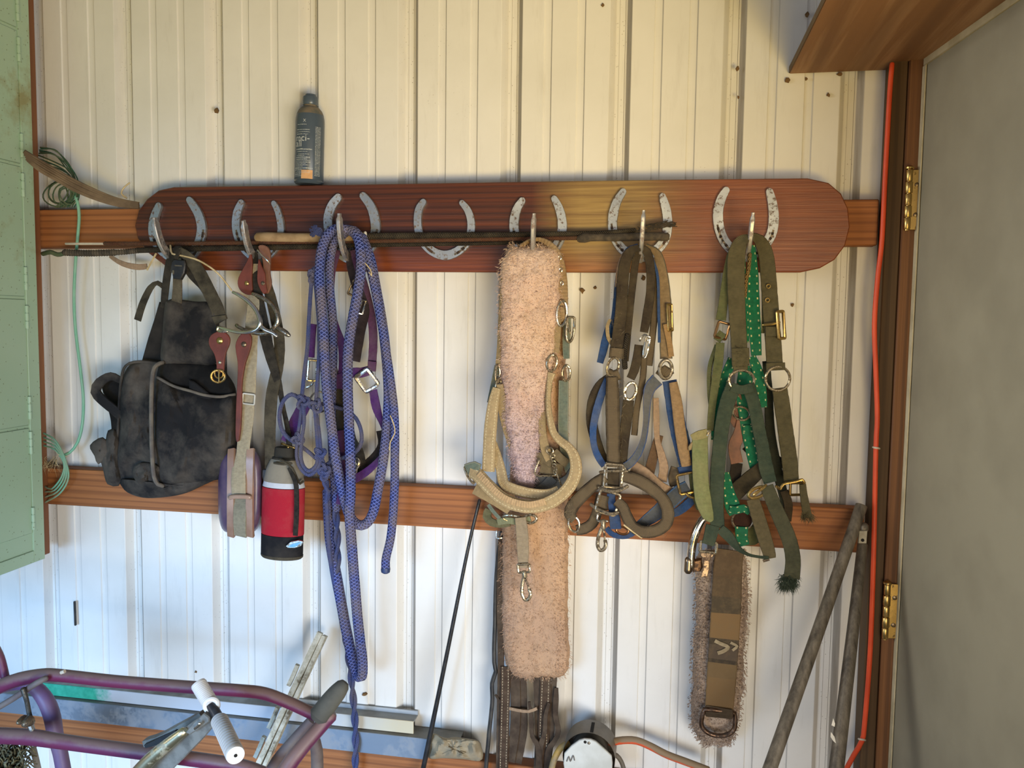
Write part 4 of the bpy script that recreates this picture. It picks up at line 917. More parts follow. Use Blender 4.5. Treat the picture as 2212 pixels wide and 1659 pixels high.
th_.part('chin_ring', ring((1108, 1120, .12), 22, 8, 2.8, 4, 0, 'o', pitch=20) + ring((1146, 1121, .122), 13, 9, 3.2, -8), OLD)
th_.part('small_buckle', tube([(1073, 1146, .1), (1073, 1162, .1), (1084, 1162, .1)], 1.8, 6, 5), SILV)
ts('snap_strap', [(1124, 1118, .128, 24), (1128, 1150, .130, 27), (1130, 1190, .130, 26), (1130, 1214, .130, 22), (1130, 1226, .130, 20)], 25, webbing('pale_tan_webbing', '#a3937a', '#9a876a', .4))
hk, gt, ey = snap((1133, 1243, .135), 58, -6)
th_.part('snap_eye', ey, OLD); th_.part('snap_hook', hk, OLD); th_.part('snap_gate', gt, DARKM)

# ================================================================== sixth hook
BRN = webbing('dark_brown_webbing', '#392f25', '#63573f', .5, edge='#2b241c'); BRN2 = webbing('dusty_brown_webbing', '#483c2f', '#74664f', .55, edge='#2a231b', centre='#5e513f')
NAV = webbing('navy_blue_webbing', '#2b4a7a', '#5b6068', .45); BTAN = webbing('tan_centre_blue_edge', '#a98a62', '#937958', .4, edge='#2c4468'); PTAN = webbing('pale_tan_worn', '#b09478', '#a3876a', .35)
WORN = metal('worn_silver', '#a89c86', .3, '#5a4d3b', .6, 150)
dh = Thing('brown_halter', 'dusty dark brown halter with two square rings and a snap hook, sixth hook', 'halter', P(1385, 540, .1))
def ds(nm, q, w_, m=BRN, th=.004, **k): return dh.part(nm, strap(q, w_, th, **k), m)
ds('crown_strap', [(1384, 536, .128, 14, 30), (1366, 540, .126, 20, 20), (1352, 562, .124, 24), (1345, 610, .122, 25), (1342, 670, .120, 26), (1335, 730, .120, 27), (1328, 768, .120, 26)], 25)
ds('crown_strap', [(1384, 540, .118, 12, 30), (1374, 560, .118, 16), (1367, 610, .116, 16), (1362, 660, .115, 15), (1356, 720, .114, 15), (1350, 780, .113, 16)], 16)
ds('crown_strap', [(1384, 536, .126, 14, 30), (1398, 544, .124, 18, 10), (1405, 580, .122, 19), (1405, 630, .120, 19), (1398, 680, .120, 20), (1391, 718, .120, 18)], 19)
ds('crown_strap', [(1396, 545, .116, 14), (1412, 590, .114, 15), (1416, 650, .112, 15), (1410, 720, .11, 15), (1402, 790, .11, 15)], 15, BRN2)
ds('crown_keeper', [(1333, 752, .124), (1331, 774, .124)], 32, BRN2, .006)
dh.part('crown_ring', ring((1324, 792, .126), 13, 20, 3.0, 18, 30), OLD)
ds('ring_tab', [(1312, 806, .12), (1326, 812, .122), (1338, 808, .12)], 24, BRN2, .006)
ds('cheek_strap', [(1322, 815, .128, 26), (1323, 860, .130, 30), (1324, 920, .132, 31), (1325, 970, .132, 30), (1325, 1008, .132, 28)], 30, BRN2, .005, bulge=.002)
ds('cheek_strap', [(1318, 815, .11, 20), (1296, 835, .108, 24), (1281, 870, .106, 25), (1279, 915, .106, 24), (1290, 960, .106, 22), (1305, 1000, .108, 22)], 24)
dh.part('pointed_snap', ring((1397, 745, .128), 5, 24, 2.2, 10, 20, 'd') + tube([(1382, 736, .126), (1388, 726, .128), (1396, 724, .128), (1400, 738, .128)], 2.6, 8, 5), SILV)
dh.part('braided_cord', tube([(1356, 724, .118), (1351, 748, .118), (1349, 772, .118), (1350, 795, .118)], 6, 8, 6), braid_b)
ds('cheek_strap', [(1380, 745, .122, 18), (1376, 775, .122, 20), (1370, 800, .122, 20), (1362, 818, .122, 18)], 19)
dh.part('oval_ring', ring((1362, 845, .126), 12, 19, 3.4, 14, 15), OLD)
ds('cheek_strap', [(1358, 864, .122, 24), (1353, 910, .122, 24), (1347, 960, .122, 22), (1343, 1005, .122, 22)], 23)
ds('cheek_strap', [(1392, 770, .11), (1388, 820, .11), (1376, 880, .108), (1370, 940, .106)], 14, BRN2)
dh.part('square_ring', ring((1325, 1028, .142), 19, 25, 3.2, 4, 5, 'r') + tube([(1296, 1020, .140), (1325, 1017, .145), (1356, 1018, .14)], 3.4, 8, 6) + tube([(1293, 1052, .142), (1310, 1060, .146), (1335, 1060, .146), (1356, 1050, .142)], 4, 8, 6), WORN)
dh.part('square_ring', ring((1313, 1086, .142), 22, 24, 3.2, 14, 5, 'r') + tube([(1276, 1089, .138), (1292, 1100, .144), (1320, 1110, .146), (1340, 1106, .142)], 4, 8, 6), WORN)
ds('centre_tab', [(1325, 1012, .132), (1325, 1035, .134), (1325, 1056, .132)], 26, BRN)
ds('centre_tab', [(1302, 1070, .132), (1298, 1090, .134), (1300, 1102, .132)], 28, BRN2)
ds('nose_band', [(1346, 1028, .138, 26), (1372, 1036, .146, 28), (1402, 1052, .152, 28), (1428, 1074, .154, 27), (1442, 1100, .154, 27), (1440, 1128, .152, 27), (1420, 1145, .150, 27), (1392, 1149, .150, 27), (1368, 1138, .148, 26), (1355, 1118, .146, 25), (1345, 1095, .142, 24), (1332, 1082, .138, 22)], 27, BRN2, .006, bulge=.002)
ds('nose_band', [(1308, 1030, .132, 24), (1285, 1045, .132, 26), (1258, 1070, .130, 28), (1238, 1092, .128, 28), (1231, 1112, .126, 26), (1240, 1122, .124, 20)], 27, BRN2, .006, bulge=.002)
ds('nose_band', [(1296, 1078, .124, 20), (1290, 1105, .120, 22), (1280, 1130, .118, 24), (1262, 1142, .118, 24), (1245, 1145, .118, 22)], 23, BRN2, .006)
dh.part('nose_ring', ring((1240, 1132, .126), 12, 17, 2.8, -20, 30), SILV)
dh.part('snap_bracket', tube([(1292, 1108, .138), (1291, 1124, .140), (1313, 1126, .140)], 2.4, 8, 5), SILV)
hk, gt, ey = snap((1302, 1136, .142), 58, 3)
dh.part('snap_eye', tube([(1303, 1124, .140), (1303, 1142, .142)], 5.5, 10, 4), WORN); dh.part('snap_hook', hk, WORN); dh.part('snap_gate', gt, DARKM)
bhair = tufts([(p, Vector((0, -1, 0))) for p in [P(x, y, .128+.02*(y > 1000)) for x, y in [(1336+random.gauss(0, 9), random.uniform(600, 1010)) for _ in range(150)]+[(1232+random.gauss(0, 8), random.uniform(1070, 1140)) for _ in range(120)]+[(1400+random.gauss(0, 30), 1148+random.gauss(0, 4)) for _ in range(60)]]], 420, .011, .0003)
dh.part('caught_horsehair', bhair, plain('pale_horsehair', '#8f8064', .9), kind='stuff', sharp=180)

bh = Thing('blue_tan_halter', 'blue halter with worn tan centre and brass fittings, right side of the sixth hook', 'halter', P(1425, 560, .1))
def bs(nm, q, w_, m=NAV, th=.004, **k): return bh.part(nm, strap(q, w_, th, **k), m)
bs('crown_strap', [(1378, 530, .112, 8, 40), (1356, 540, .11, 10, 30), (1340, 570, .108, 12), (1334, 620, .106, 14), (1328, 680, .105, 14), (1318, 730, .104, 13)], 12)
bs('crown_edge', [(1362, 534, .115, 4), (1345, 550, .114, 5), (1335, 580, .112, 6), (1331, 620, .11, 5)], 5, PTAN)
bs('crown_tail', [(1316, 700, .108, 12), (1309, 730, .108, 17), (1303, 758, .108, 17), (1296, 784, .108, 14)], 16)
bs('keeper_loop', [(1318, 690, .11, 6), (1312, 705, .115, 8), (1314, 730, .115, 8), (1322, 745, .11, 6)], 8, TAN2)
bs('cheek_inner', [(1352, 670, .11), (1348, 720, .11), (1344, 745, .11)], 8, PTAN)
bs('crown_strap', [(1395, 530, .115, 10, 40), (1420, 548, .114, 18, 20), (1430, 590, .114, 24), (1436, 640, .115, 26), (1438, 700, .116, 27), (1439, 775, .116, 27)], 26, webbing('tan_over_blue', '#8f7858', '#7f6c50', .4, edge='#5b5648'))
bs('crown_edge', [(1412, 538, .112), (1430, 562, .112), (1440, 600, .112), (1443, 650, .112), (1446, 670, .112)], 7, webbing('orange_tan_edge', '#c08a56', '#a07a50', .4))
bs('crown_edge', [(1410, 560, .118), (1421, 600, .120), (1423, 680, .120), (1424, 740, .118)], 6)
bh.part('brass_buckle', ring((1447, 686, .122), 6, 28, 2.8, -4, 40, 'r'), BRASS)
bs('keeper_tab', [(1438, 700, .124), (1446, 740, .122), (1450, 770, .12)], 12, webbing('tan_leather_edge', '#a58358', '#8d7350', .4))
bh.part('cheek_ring', ring((1438, 798, .126), 14, 20, 4.0, 0, 20), WORN)
bs('ring_tab', [(1424, 812, .122, 20), (1436, 800, .124, 24), (1448, 812, .122, 20)], 24, BRN2, .005)
bs('cheek_strap', [(1420, 820, .118, 30), (1404, 838, .122, 26), (1398, 865, .124, 18), (1396, 910, .124, 14, 20), (1390, 950, .124, 14, 20), (1378, 980, .124, 16), (1362, 1000, .126, 18), (1350, 1008, .126, 18)], 18, webbing('blue_grey_edge', '#5a6068', '#7a705e', .5, edge='#2f4f86'))
bs('cheek_strap', [(1314, 815, .115, 14), (1300, 850, .114, 16), (1288, 890, .114, 17), (1281, 930, .116, 15), (1284, 965, .12, 14), (1294, 990, .124, 15), (1305, 1006, .128, 14)], 15, webbing('blue_worn', '#33568e', '#6b6a66', .5))
bs('cheek_strap', [(1446, 822, .118, 30), (1455, 870, .120, 34), (1464, 920, .122, 36), (1476, 970, .122, 36), (1485, 1010, .120, 32)], 34, NAV, .004)
bs('cheek_pad', [(1454, 826, .126, 18), (1462, 870, .130, 23), (1468, 920, .132, 24), (1476, 970, .132, 24), (1483, 1006, .130, 22)], 23, webbing('worn_tan_pad', '#a0825e', '#8d7556', .4, rib=700), .006, bulge=.003)
bs('throat_strap', [(1417, 860, .108, 12), (1418, 910, .106, 13), (1420, 950, .104, 12), (1428, 980, .104, 16), (1434, 1010, .104, 20), (1430, 1040, .104, 20)], 14, PTAN)
bs('throat_strap', [(1424, 940, .100, 18), (1414, 975, .098, 20), (1405, 1010, .098, 22), (1400, 1040, .098, 20)], 20, webbing('brown_leathery', '#6d523a', '#6b5a45', .4))
bs('chin_strap', [(1366, 1008, .112, 30), (1395, 1026, .118, 28), (1422, 1048, .122, 24), (1450, 1064, .124, 22)], 25, PTAN)
bs('nose_band', [(1487, 1052, .128, 30), (1468, 1064, .132, 34), (1446, 1084, .134, 34), (1424, 1104, .132, 32), (1400, 1122, .128, 26), (1378, 1136, .124, 16)], 32, webbing('slate_blue_band', '#4a5058', '#6d6a62', .5, edge='#33557e'))
bs('nose_band', [(1500, 1074, .11, 18), (1482, 1092, .112, 20), (1462, 1106, .114, 18), (1446, 1112, .114, 14)], 18, NAV)
bs('side_tab', [(1478, 1006, .122), (1482, 1022, .124)], 30, NAV, .006)
bs('side_tab', [(1460, 1010, .112), (1454, 1030, .112), (1458, 1050, .112)], 22, BRN2)
bh.part('brass_square', ring((1484, 1044, .134), 19, 21, 3.0, -14, 5, 'r'), metal('dull_brass', '#9a7f4c', .3, '#4e4028', .5))
bh.part('brass_bar', tube([(1482, 1066, .138), (1492, 1074, .14), (1505, 1075, .138)], 3, 8, 5), BRASS)
bs('centre_tab', [(1320, 1066, .128, 18), (1322, 1090, .130, 17), (1328, 1120, .128, 24), (1330, 1142, .124, 24)], 22)
bs('lower_loop', [(1310, 1140, .115), (1320, 1152, .117), (1335, 1158, .117), (1355, 1158, .115), (1370, 1150, .112)], 12)
bh.part('chin_ring', ring((1344, 1146, .122), 13, 8, 2.8, 8), metal('copper_ring', '#a3714a', .3))
single('straw', tube([(1348, 1134, .15), (1365, 1147, .152), (1386, 1162, .15)], 2.0, 6), STR, 'short pale straw stuck below the square rings of the brown halter', 'straw')

# ================================================================== seventh hook
OLV = webbing('olive_webbing', '#565039', '#6c6348', .5); OLV2 = webbing('olive_green_webbing', '#5c6240', '#77714e', .5); DGR = webbing('dark_green_webbing', '#38463a', '#575b47', .45)
GRN = webbing('bright_green_webbing', '#187450', '#3a6650', .4, dash='#d9cf9c'); LGR = webbing('light_green_padding', '#828a5c', '#8d8660', .55, rib=1300)
oh = Thing('olive_halter', 'wide olive-brown halter with large brass buckle and ring, rightmost hook', 'halter', P(1625, 540, .1))
def os_(nm, q, w_, m=OLV, th=.004, **k): return oh.part(nm, strap(q, w_, th, **k), m)
os_('crown_strap', [(1618, 512, .132, 16, 40), (1603, 520, .134, 28, 20), (1592, 545, .134, 36), (1590, 590, .134, 37), (1591, 650, .134, 36), (1595, 720, .134, 34), (1598, 770, .134, 33), (1600, 800, .133, 30)], 35)
oh.part('torn_cuff', tufts([(P(1600+random.uniform(-16, 16), random.uniform(745, 790), .137), NV) for _ in range(60)], 160, .006, .0004), OLV, kind='stuff', sharp=180)
os_('cuff', [(1599, 752, .137), (1600, 790, .137)], 37, OLV, .005)
os_('crown_strap', [(1622, 508, .112, 12, 40), (1640, 518, .114, 24, 20), (1654, 548, .116, 32), (1660, 600, .116, 33), (1664, 660, .117, 34), (1669, 720, .118, 34), (1673, 785, .118, 34)], 33)
for x, y in ((1660, 618), (1658, 648)): oh.part('eyelet', ring((x, y, .122), 4, 4, 1.6), BRASS)
oh.part('brass_buckle', ring((1687, 702, .128), 8, 29, 3.6, -6, 30, 'r') + tube([(1648, 702, .126), (1668, 700, .13), (1684, 696, .13)], 3, 8, 5), BRASS)
os_('buckle_fold', [(1654, 716, .124), (1684, 716, .124)], 22, OLV, .006)
oh.part('large_ring', ring((1680, 818, .124), 27, 26, 3.0, 0, 15), OLD)
os_('ring_tab', [(1675, 784, .122), (1676, 800, .124)], 40, OLV, .006); 
os_('cheek_strap', [(1684, 838, .120, 32), (1690, 880, .120, 33), (1698, 940, .120, 33), (1706, 1000, .120, 33), (1709, 1040, .120, 32)], 33)
oh.part('brass_hook', tube([(1676, 1050, .124), (1686, 1056, .13), (1692, 1046, .13), (1720, 1040, .13), (1733, 1036, .13), (1738, 1044, .128)], 3, 8, 5), BRASS)
oh.part('square_buckle', ring((1722, 1056, .118), 16, 13, 3, 0, 20, 'r'), metal('dark_brass', '#6d5a38', .35))
os_('frayed_tail', [(1734, 1046, .118, 14), (1736, 1068, .118, 16), (1741, 1098, .118, 18), (1744, 1118, .118, 20)], 16, OLV)
oh.part('frayed_tip', tufts([(P(1744+random.uniform(-9, 9), 1112+random.uniform(-6, 8), .12), Vector((0, -.3, -.5))) for _ in range(40)], 260, .010, .0005), OLV, kind='stuff', sharp=180)
oh.part('nose_strap_ring', ring((1602, 822, .134), 27, 22, 3.2, 0, 10), OLD)
os_('cheek_strap', [(1586, 832, .136, 34), (1571, 870, .138, 32), (1560, 920, .140, 31), (1553, 980, .142, 30), (1549, 1040, .142, 30), (1548, 1100, .142, 30), (1550, 1140, .140, 30)], 31, DGR)
os_('cheek_strap', [(1615, 830, .134, 28), (1628, 870, .134, 27), (1638, 920, .134, 27), (1648, 970, .134, 28), (1655, 1010, .134, 30), (1664, 1042, .134, 28)], 28, DGR)
os_('cross_tab', [(1580, 836, .139), (1602, 842, .141), (1625, 836, .139)], 20, DGR, .005)
os_('throat_strap', [(1648, 1010, .118, 30), (1618, 1036, .118, 34), (1590, 1062, .116, 36), (1572, 1078, .114, 34)], 34, webbing('shaded_brown_webbing', '#403828', '#524a38', .4))
oh.part('brass_buckle', ring((1636, 1064, .144), 20, 10, 3.4, -28, 0, 'o'), BRASS)
oh.part('buckle_tongue', tube([(1655, 1048, .146), (1640, 1060, .15), (1628, 1070, .15)], 3.2, 8, 5), BRASS)
os_('chin_strap', [(1626, 1078, .140, 27), (1636, 1110, .140, 29), (1648, 1150, .138, 30), (1660, 1190, .136, 28), (1664, 1206, .136, 24)], 28, webbing('olive_brown_webbing', '#5e553e', '#6e6349', .4))
os_('chin_strap', [(1656, 1050, .146, 28), (1672, 1090, .146, 30), (1690, 1130, .146, 32), (1706, 1170, .146, 32), (1713, 1210, .144, 32), (1710, 1250, .142, 34)], 31, webbing('dark_olive_webbing', '#464736', '#5e5b46', .45))
oh.part('frayed_tip', tufts([(P(1702+random.uniform(-15, 17), 1256+random.uniform(-14, 12), .142), Vector((0, -.3, -.4))) for _ in range(80)], 800, .013, .0006), DGR, kind='stuff', sharp=180)
os_('lower_tab', [(1540, 1135, .142, 30), (1534, 1160, .144, 28), (1529, 1176, .144, 27)], 28, DGR, .005)
os_('trailing_strap', [(1556, 1142, .144, 22, 10), (1575, 1160, .146, 24, 20), (1594, 1184, .146, 16, 45), (1616, 1198, .142, 9, 60), (1640, 1203, .14, 7, 60), (1660, 1205, .138, 8, 40)], 20, DGR)
oh.part('wooden_toggle', tube([(1648, 1212, .136), (1662, 1208, .136)], 3.2, 8, 5), DARKM)

gh = Thing('green_halter', 'bright green halter with white dashes, behind the olive one, rightmost hook', 'halter', P(1612, 560, .1))
def gs(nm, q, w_, m=GRN, th=.003, **k): return gh.part(nm, strap(q, w_, th, **k), m)
gs('crown_strap', [(1624, 530, .108, 14), (1627, 580, .108, 20), (1627, 640, .108, 26), (1630, 700, .108, 26), (1634, 768, .108, 22)], 24)
gs('crown_strap', [(1606, 560, .118, 8), (1607, 620, .118, 10), (1611, 680, .118, 12), (1612, 740, .118, 12)], 11)
gs('crown_edging', [(1640, 540, .111), (1647, 600, .111), (1649, 660, .111), (1648, 720, .111)], 7, OLV2)
gs('cheek_strap', [(1624, 770, .11, 16), (1636, 800, .11, 22), (1644, 840, .11, 22), (1648, 880, .11, 18)], 20)
gs('cheek_strap', [(1583, 775, .110, 20), (1568, 810, .110, 20), (1556, 850, .110, 18), (1544, 905, .112, 12), (1540, 950, .114, 8)], 18)
gs('nose_band', [(1612, 790, .10, 30), (1608, 850, .10, 34), (1614, 925, .11, 26), (1622, 965, .112, 26), (1632, 1010, .11, 24), (1640, 1035, .108, 20)], 26)
gs('keeper', [(1605, 926, .114), (1628, 926, .114)], 16)
gs('nose_band', [(1569, 1020, .116, 12), (1574, 1060, .118, 24), (1582, 1092, .12, 32), (1590, 1108, .12, 30)], 26)
gs('nose_band', [(1576, 1100, .124, 18), (1590, 1102, .126, 18), (1606, 1098, .126, 18), (1620, 1106, .124, 16)], 17)
gs('nose_band', [(1602, 1138, .120, 28), (1602, 1160, .120, 26), (1608, 1178, .118, 22)], 26)
gs('brown_keeper', [(1582, 1118, .112), (1606, 1120, .114), (1626, 1118, .112)], 36, webbing('dark_red_brown_leather', '#3a2118', '#4a3528', .3), .004)
gh.part('ring', ring((1604, 1124, .118), 22, 20, 2.6), DARKM)
gh.part('rope_bit', tube([(1620, 548, .122), (1617, 580, .122), (1612, 605, .12), (1609, 640, .118)], 4.2, 8, 6), ropemat('tan_twine', '#a98a58', '#6e5632', '#8a7a60', .3, 120))
LBR = plain('chestnut_leather', '#7a4a2e', .6, '#573420', 30, bump=.5)
gh.part('leather_strap', strap([(1606, 905, .106), (1598, 935, .108), (1586, 965, .108), (1592, 1000, .106)], 26, .004), LBR)
gh.part('leather_strap', strap([(1580, 890, .10), (1590, 915, .102), (1604, 925, .102)], 18, .004), LBR)
gh.part('leather_strap', strap([(1584, 830, .10), (1592, 870, .10), (1586, 905, .10)], 22, .003), LBR)
gh.part('leather_ring', ring((1601, 893, .112), 18, 14, 2.4, 20), OLD)
gh.part('dark_strap', strap([(1592, 1000, .104), (1586, 1040, .104), (1580, 1075, .104)], 24, .004), webbing('black_brown_strap', '#28211a', '#42382c', .4))

wh = Thing('olive_green_halter', 'narrow faded green halter at the far left of the rightmost hook', 'halter', P(1570, 580, .1))
def ws(nm, q, w_, m=OLV2, th=.004, **k): return wh.part(nm, strap(q, w_, th, **k), m)
ws('crown_strap', [(1600, 520, .12, 12, 30), (1582, 545, .12, 18), (1572, 590, .12, 20), (1563, 650, .12, 20), (1557, 692, .12, 22)], 20)
wh.part('square_ring', ring((1560, 714, .124), 13, 17, 3, 15, 15, 'r'), metal('bronze_ring', '#8a6a48', .35))
ws('ring_tab', [(1548, 722, .122), (1562, 732, .124)], 22, OLV2, .006)
ws('cheek_strap', [(1556, 740, .12, 18), (1552, 780, .12, 20), (1545, 830, .118, 18), (1538, 880, .116, 16), (1534, 930, .116, 14)], 18)
ws('cheek_strap', [(1548, 745, .11, 8, 40), (1534, 790, .11, 10, 30), (1532, 840, .11, 9, 30), (1536, 890, .11, 8)], 9)
ws('noseband_pad', [(1512, 940, .140, 34), (1512, 985, .146, 34), (1514, 1040, .148, 34), (1520, 1085, .146, 34), (1530, 1115, .142, 24), (1536, 1124, .140, 12)], 34, LGR, .007, bulge=.003)
ws('noseband_top', [(1495, 945, .142, 14), (1510, 940, .148, 20), (1528, 935, .146, 18)], 18, webbing('faded_yellow_green', '#9c9264', '#8c835c', .4), .006)
ws('noseband_shadow_strap', [(1496, 960, .12), (1495, 1010, .12), (1500, 1060, .12), (1512, 1100, .12)], 16, OLV2)
wh.part('pull_tab', puff([(1495, 953), (1499, 955), (1494, 972), (1487, 974), (1486, 966)], .14, .006, 0, power=3), TAN2)
wh.part('buckle_tongue', tube([(1534, 930, .15), (1528, 940, .152), (1535, 932, .148)], 2, 6, 4), OLD)
for x, y, r_, M_ in ((1720, 960, 0, 0),): pass
bk_ = Thing('black_halter', 'dark frayed halter almost hidden behind the olive straps', 'halter', P(1670, 960, .1))
bk_.part('cheek_strap', strap([(1655, 780, .09, 16), (1660, 850, .09, 18), (1664, 930, .09, 20), (1675, 1000, .092, 22), (1690, 1060, .094, 20), (1702, 1110, .095, 16)], 20, .004), webbing('black_green_webbing', '#23281f', '#3f3d30', .4))
bk_.part('nose_band', strap([(1615, 960, .085), (1640, 985, .088), (1665, 990, .09), (1690, 1010, .09)], 30, .005), webbing('blackish_webbing', '#282520', '#433d32', .4))
bk_.part('tail', strap([(1694, 1060, .10), (1703, 1090, .10), (1700, 1125, .10)], 18, .004), webbing('brown_black_webbing', '#3a3022', '#544a38', .4))
bk_.part('lower_tab', slab([(1620, 1120), (1640, 1130), (1660, 1160), (1630, 1178), (1600, 1180), (1590, 1165)], .09, .006, .001), OLV2)

# ---- brown fleece girth
bg_ = Thing('brown_girth', 'dirty brown fleece girth with striped web band and D ring, below the green straps', 'girth', P(1560, 1190, .08))
g, pts = fleece([(1512, 1606, 1192, .094), (1502, 1612, 1225, .094), (1504, 1616, 1280, .092), (1502, 1612, 1350, .090), (1498, 1607, 1420, .088), (1496, 1604, 1490, .086), (1494, 1597, 1540, .084), (1498, 1588, 1580, .082), (1522, 1578, 1606, .080)], .032, .009, 18, 8, 7)
bg_.part('fleece', g, FLE3)
ed = [p for p in pts if abs(p[1].x) > .4 or abs(p[1].z) > .5]
bg_.part('pile', tufts(ed, 4500, .0045, .0013, tufts(pts, 3500, .0035, .0012)), FLE3, kind='stuff', sharp=180)
def band_mat():
    t = NT('striped_brown_girth_band'); v = t.coord(); sp = t.n('ShaderNodeSeparateXYZ'); t.l(t.n('ShaderNodeTexCoord').outputs['UV'], sp.inputs[0])
    U, V = sp.outputs[0], sp.outputs[1]
    dk = t.ramp(V, [(.0, lin('#57472f')), (.01, lin('#57472f'))])
    q = t.n('ShaderNodeValToRGB'); e = q.color_ramp.elements; q.color_ramp.interpolation = 'CONSTANT'
    st = [(0, '#54422c'), (.15, '#4f3f2a'), (.27, '#453a29'), (.37, '#745a38'), (.52, '#3c3224'), (.56, '#4d4032'), (.645, '#352c20'), (.67, '#685335'), (.76, '#705736')]
    while len(e) < len(st): e.new(.5)
    for a, (p, c) in zip(e, st): a.position = p; a.color = lin(c)
    sc = t.n('ShaderNodeMath', operation='MULTIPLY'); t.l(V, sc.inputs[0]); sc.inputs[1].default_value = 1/.345; t.l(sc.outputs[0], q.inputs[0])
    c = t.mix(t.ramp(t.noise(v, 60, 6, .7), [(.45, BLK), (.7, (.5,)*3+(1,))]), q.outputs[0], lin('#6f5b3e'))
    return t.done(c, .9, t.bump(t.noise(v, 300, 3), .5, .001))
bnd = bg_.part('web_band', strap([(1577, 1188, .108, 60), (1572, 1230, .110, 61), (1569, 1300, .110, 63), (1565, 1370, .108, 63), (1560, 1440, .106, 62), (1556, 1500, .104, 61), (1553, 1536, .102, 60)], 62, .005), band_mat())
Mk = plain('faded_woven_mark', '#9a8a6e', .9, '#84755a', 80)
bg_.part('woven_mark', strap([(1544, 1384, .1125), (1556, 1390, .1125), (1573, 1398, .1125), (1562, 1407, .1125), (1550, 1411, .1125)], 8, .0008, step=5, jit=0), Mk, bnd)
bg_.part('woven_mark', strap([(1578, 1388, .1122), (1592, 1396, .1122), (1582, 1405, .1122)], 6, .0008, step=5, jit=0), Mk, bnd)
bg_.part('d_ring', ring((1552, 1556, .108), 36, 29, 5.2, 4, 5, 'd', 10), metal('bronze_d_ring', '#6d5646', .32, '#3a2d24', .5))
bg_.part('ring_tab', strap([(1554, 1528, .106, 58), (1553, 1540, .110, 60), (1553, 1548, .106, 58)], 58, .006), webbing('dark_ring_tab', '#4a3c2c', '#5d4f3c', .4))
bg_.part('top_buckle', ring((1530, 1182, .142), 17, 11, 3.2, 4, 0, 'r') , OLD)
bg_.part('buckle_plate', slab([(1515, 1190), (1545, 1190), (1541, 1202), (1533, 1210), (1532, 1232), (1528, 1248), (1514, 1247), (1518, 1225), (1520, 1208), (1513, 1200)], .140, .006, .0015), metal('pitted_buckle_plate', '#a58e74', .4, '#5a4433', .6, 90))
st = Thing('curved_bit_arm', 'curved chrome bar with round end, left of the brown girth', 'bit', P(1505, 1160, .12))
st.part('arm', tube([(1532, 1108, .120, 7), (1516, 1125, .124, 9), (1503, 1150, .126, 9.5), (1495, 1180, .126, 9), (1492, 1210, .126, 9), (1492, 1225, .126, 9)], 9, 12, 6), metal('smoked_chrome', '#b9afa0', .15, '#4a3d30', .3, 60))
st.part('pivot', tube([(1488, 1208, .128), (1486, 1234, .128)], 9, 12, 5), metal('worn_pivot', '#8a7a66', .3))
st.part('crossbar', slab([(1496, 1212), (1516, 1208), (1518, 1226), (1513, 1236), (1496, 1236)], .122, .012, .003), metal('brown_steel', '#7d6047', .45, '#4d3a2a', .6))
# ================================================================== poles, cord, rod, cable
PIP = plain('weathered_pipe', '#5e564b', .6, '#3d372f', 18, bump=.5, lo=.35, hi=.65)
t = NT('weathered_pipe_streaked'); v = t.coord('Object', (18, 18, 3)); n1 = t.noise(v, 3, 6, .7)
cc = t.ramp(n1, [(.35, lin('#3f3830')), (.5, lin('#5f574b')), (.7, lin('#7d7466'))]); PIP = t.done(cc, .5, t.bump(n1, .4, .002), .2)
single('weathered_pole', tube([(1861, 1092, .070, 12.5), (1758, 1390, .19, 13.5), (1642, 1720, .32, 15)], 15, 20, 40, ends=False), PIP, 'weathered grey pole leaning leftward across the lower right wall', 'pole')
t = Thing('metal_pipe', 'steeper leaning galvanised pipe with a drilled flat end beside the orange cord', 'pipe', P(1862, 1150, .09))
t.part('pipe', tube([(1863, 1176, .085, 10.5), (1838, 1400, .17, 13), (1803, 1690, .27, 16)], 15, 20, 40), PIP)
t.part('pipe_end', lathe(P(1864, 1146, .08), P(1864, 1130, .08)-P(1864, 1146, .08), [(.0095, 0), (.0105, .004), (.0105, .010), (.008, .014), (.003, .016)], 16), metal('dull_cap', '#8d867a', .5, '#5a5248', .5))
t.part('drilled_plate', slab([(1856, 1147), (1874, 1147), (1872, 1174), (1854, 1174)], .094, .008, .001), plain('pale_painted_plate', '#b5ad98', .6, '#978e7a', 40))
t.part('drill_hole', dome((1863.5, 1167, .0945), 3.6, .0008), plain('hole_black', '#1c1814', .9))
t.part('paint_chip', slab([(1800, 1551), (1804, 1563), (1803, 1570), (1796, 1567)], .2545, .0006, .0002), plain('white_paint_chip', '#e4ded0', .6))
t.part('paint_chip', slab([(1795, 1581), (1803, 1592), (1806, 1606), (1800, 1601), (1794, 1592)], .2665, .0006, .0002), MC['white_paint_chip'])
ORG = plain('orange_cord_jacket', '#e0522a', .45, '#c94420', 8, bump=.05); ORGD = plain('dusty_orange_jacket', '#9a7a55', .7, '#c96a3c', 14)
t = Thing('orange_cord', 'bright orange cable stapled down the left side of the door post', 'cable', P(1893, 900, .06))
t.part('cable', tube([(1927, 138, .0615), (1922, 200, .0615), (1912, 380, .0615), (1905, 520, .0615), (1896, 600, .0615), (1889, 700, .0615), (1892, 800, .0615), (1895, 900, .0615), (1892, 970, .0615), (1887, 1200, .0615), (1880, 1400, .0615), (1868, 1560, .0615), (1862, 1600, .060), (1845, 1630, .05), (1826, 1665, .045)], 5.3, 10, 20), ORG)
for x, y in ((1893, 967), (1862, 1597)):
    t.part('staple', tube([(x-7, y-1, .057), (x-4, y, .067), (x+4, y+1, .067), (x+7, y+2, .057)], 2.2, 6, 3), plain('white_staple', '#d8d0c0', .5))
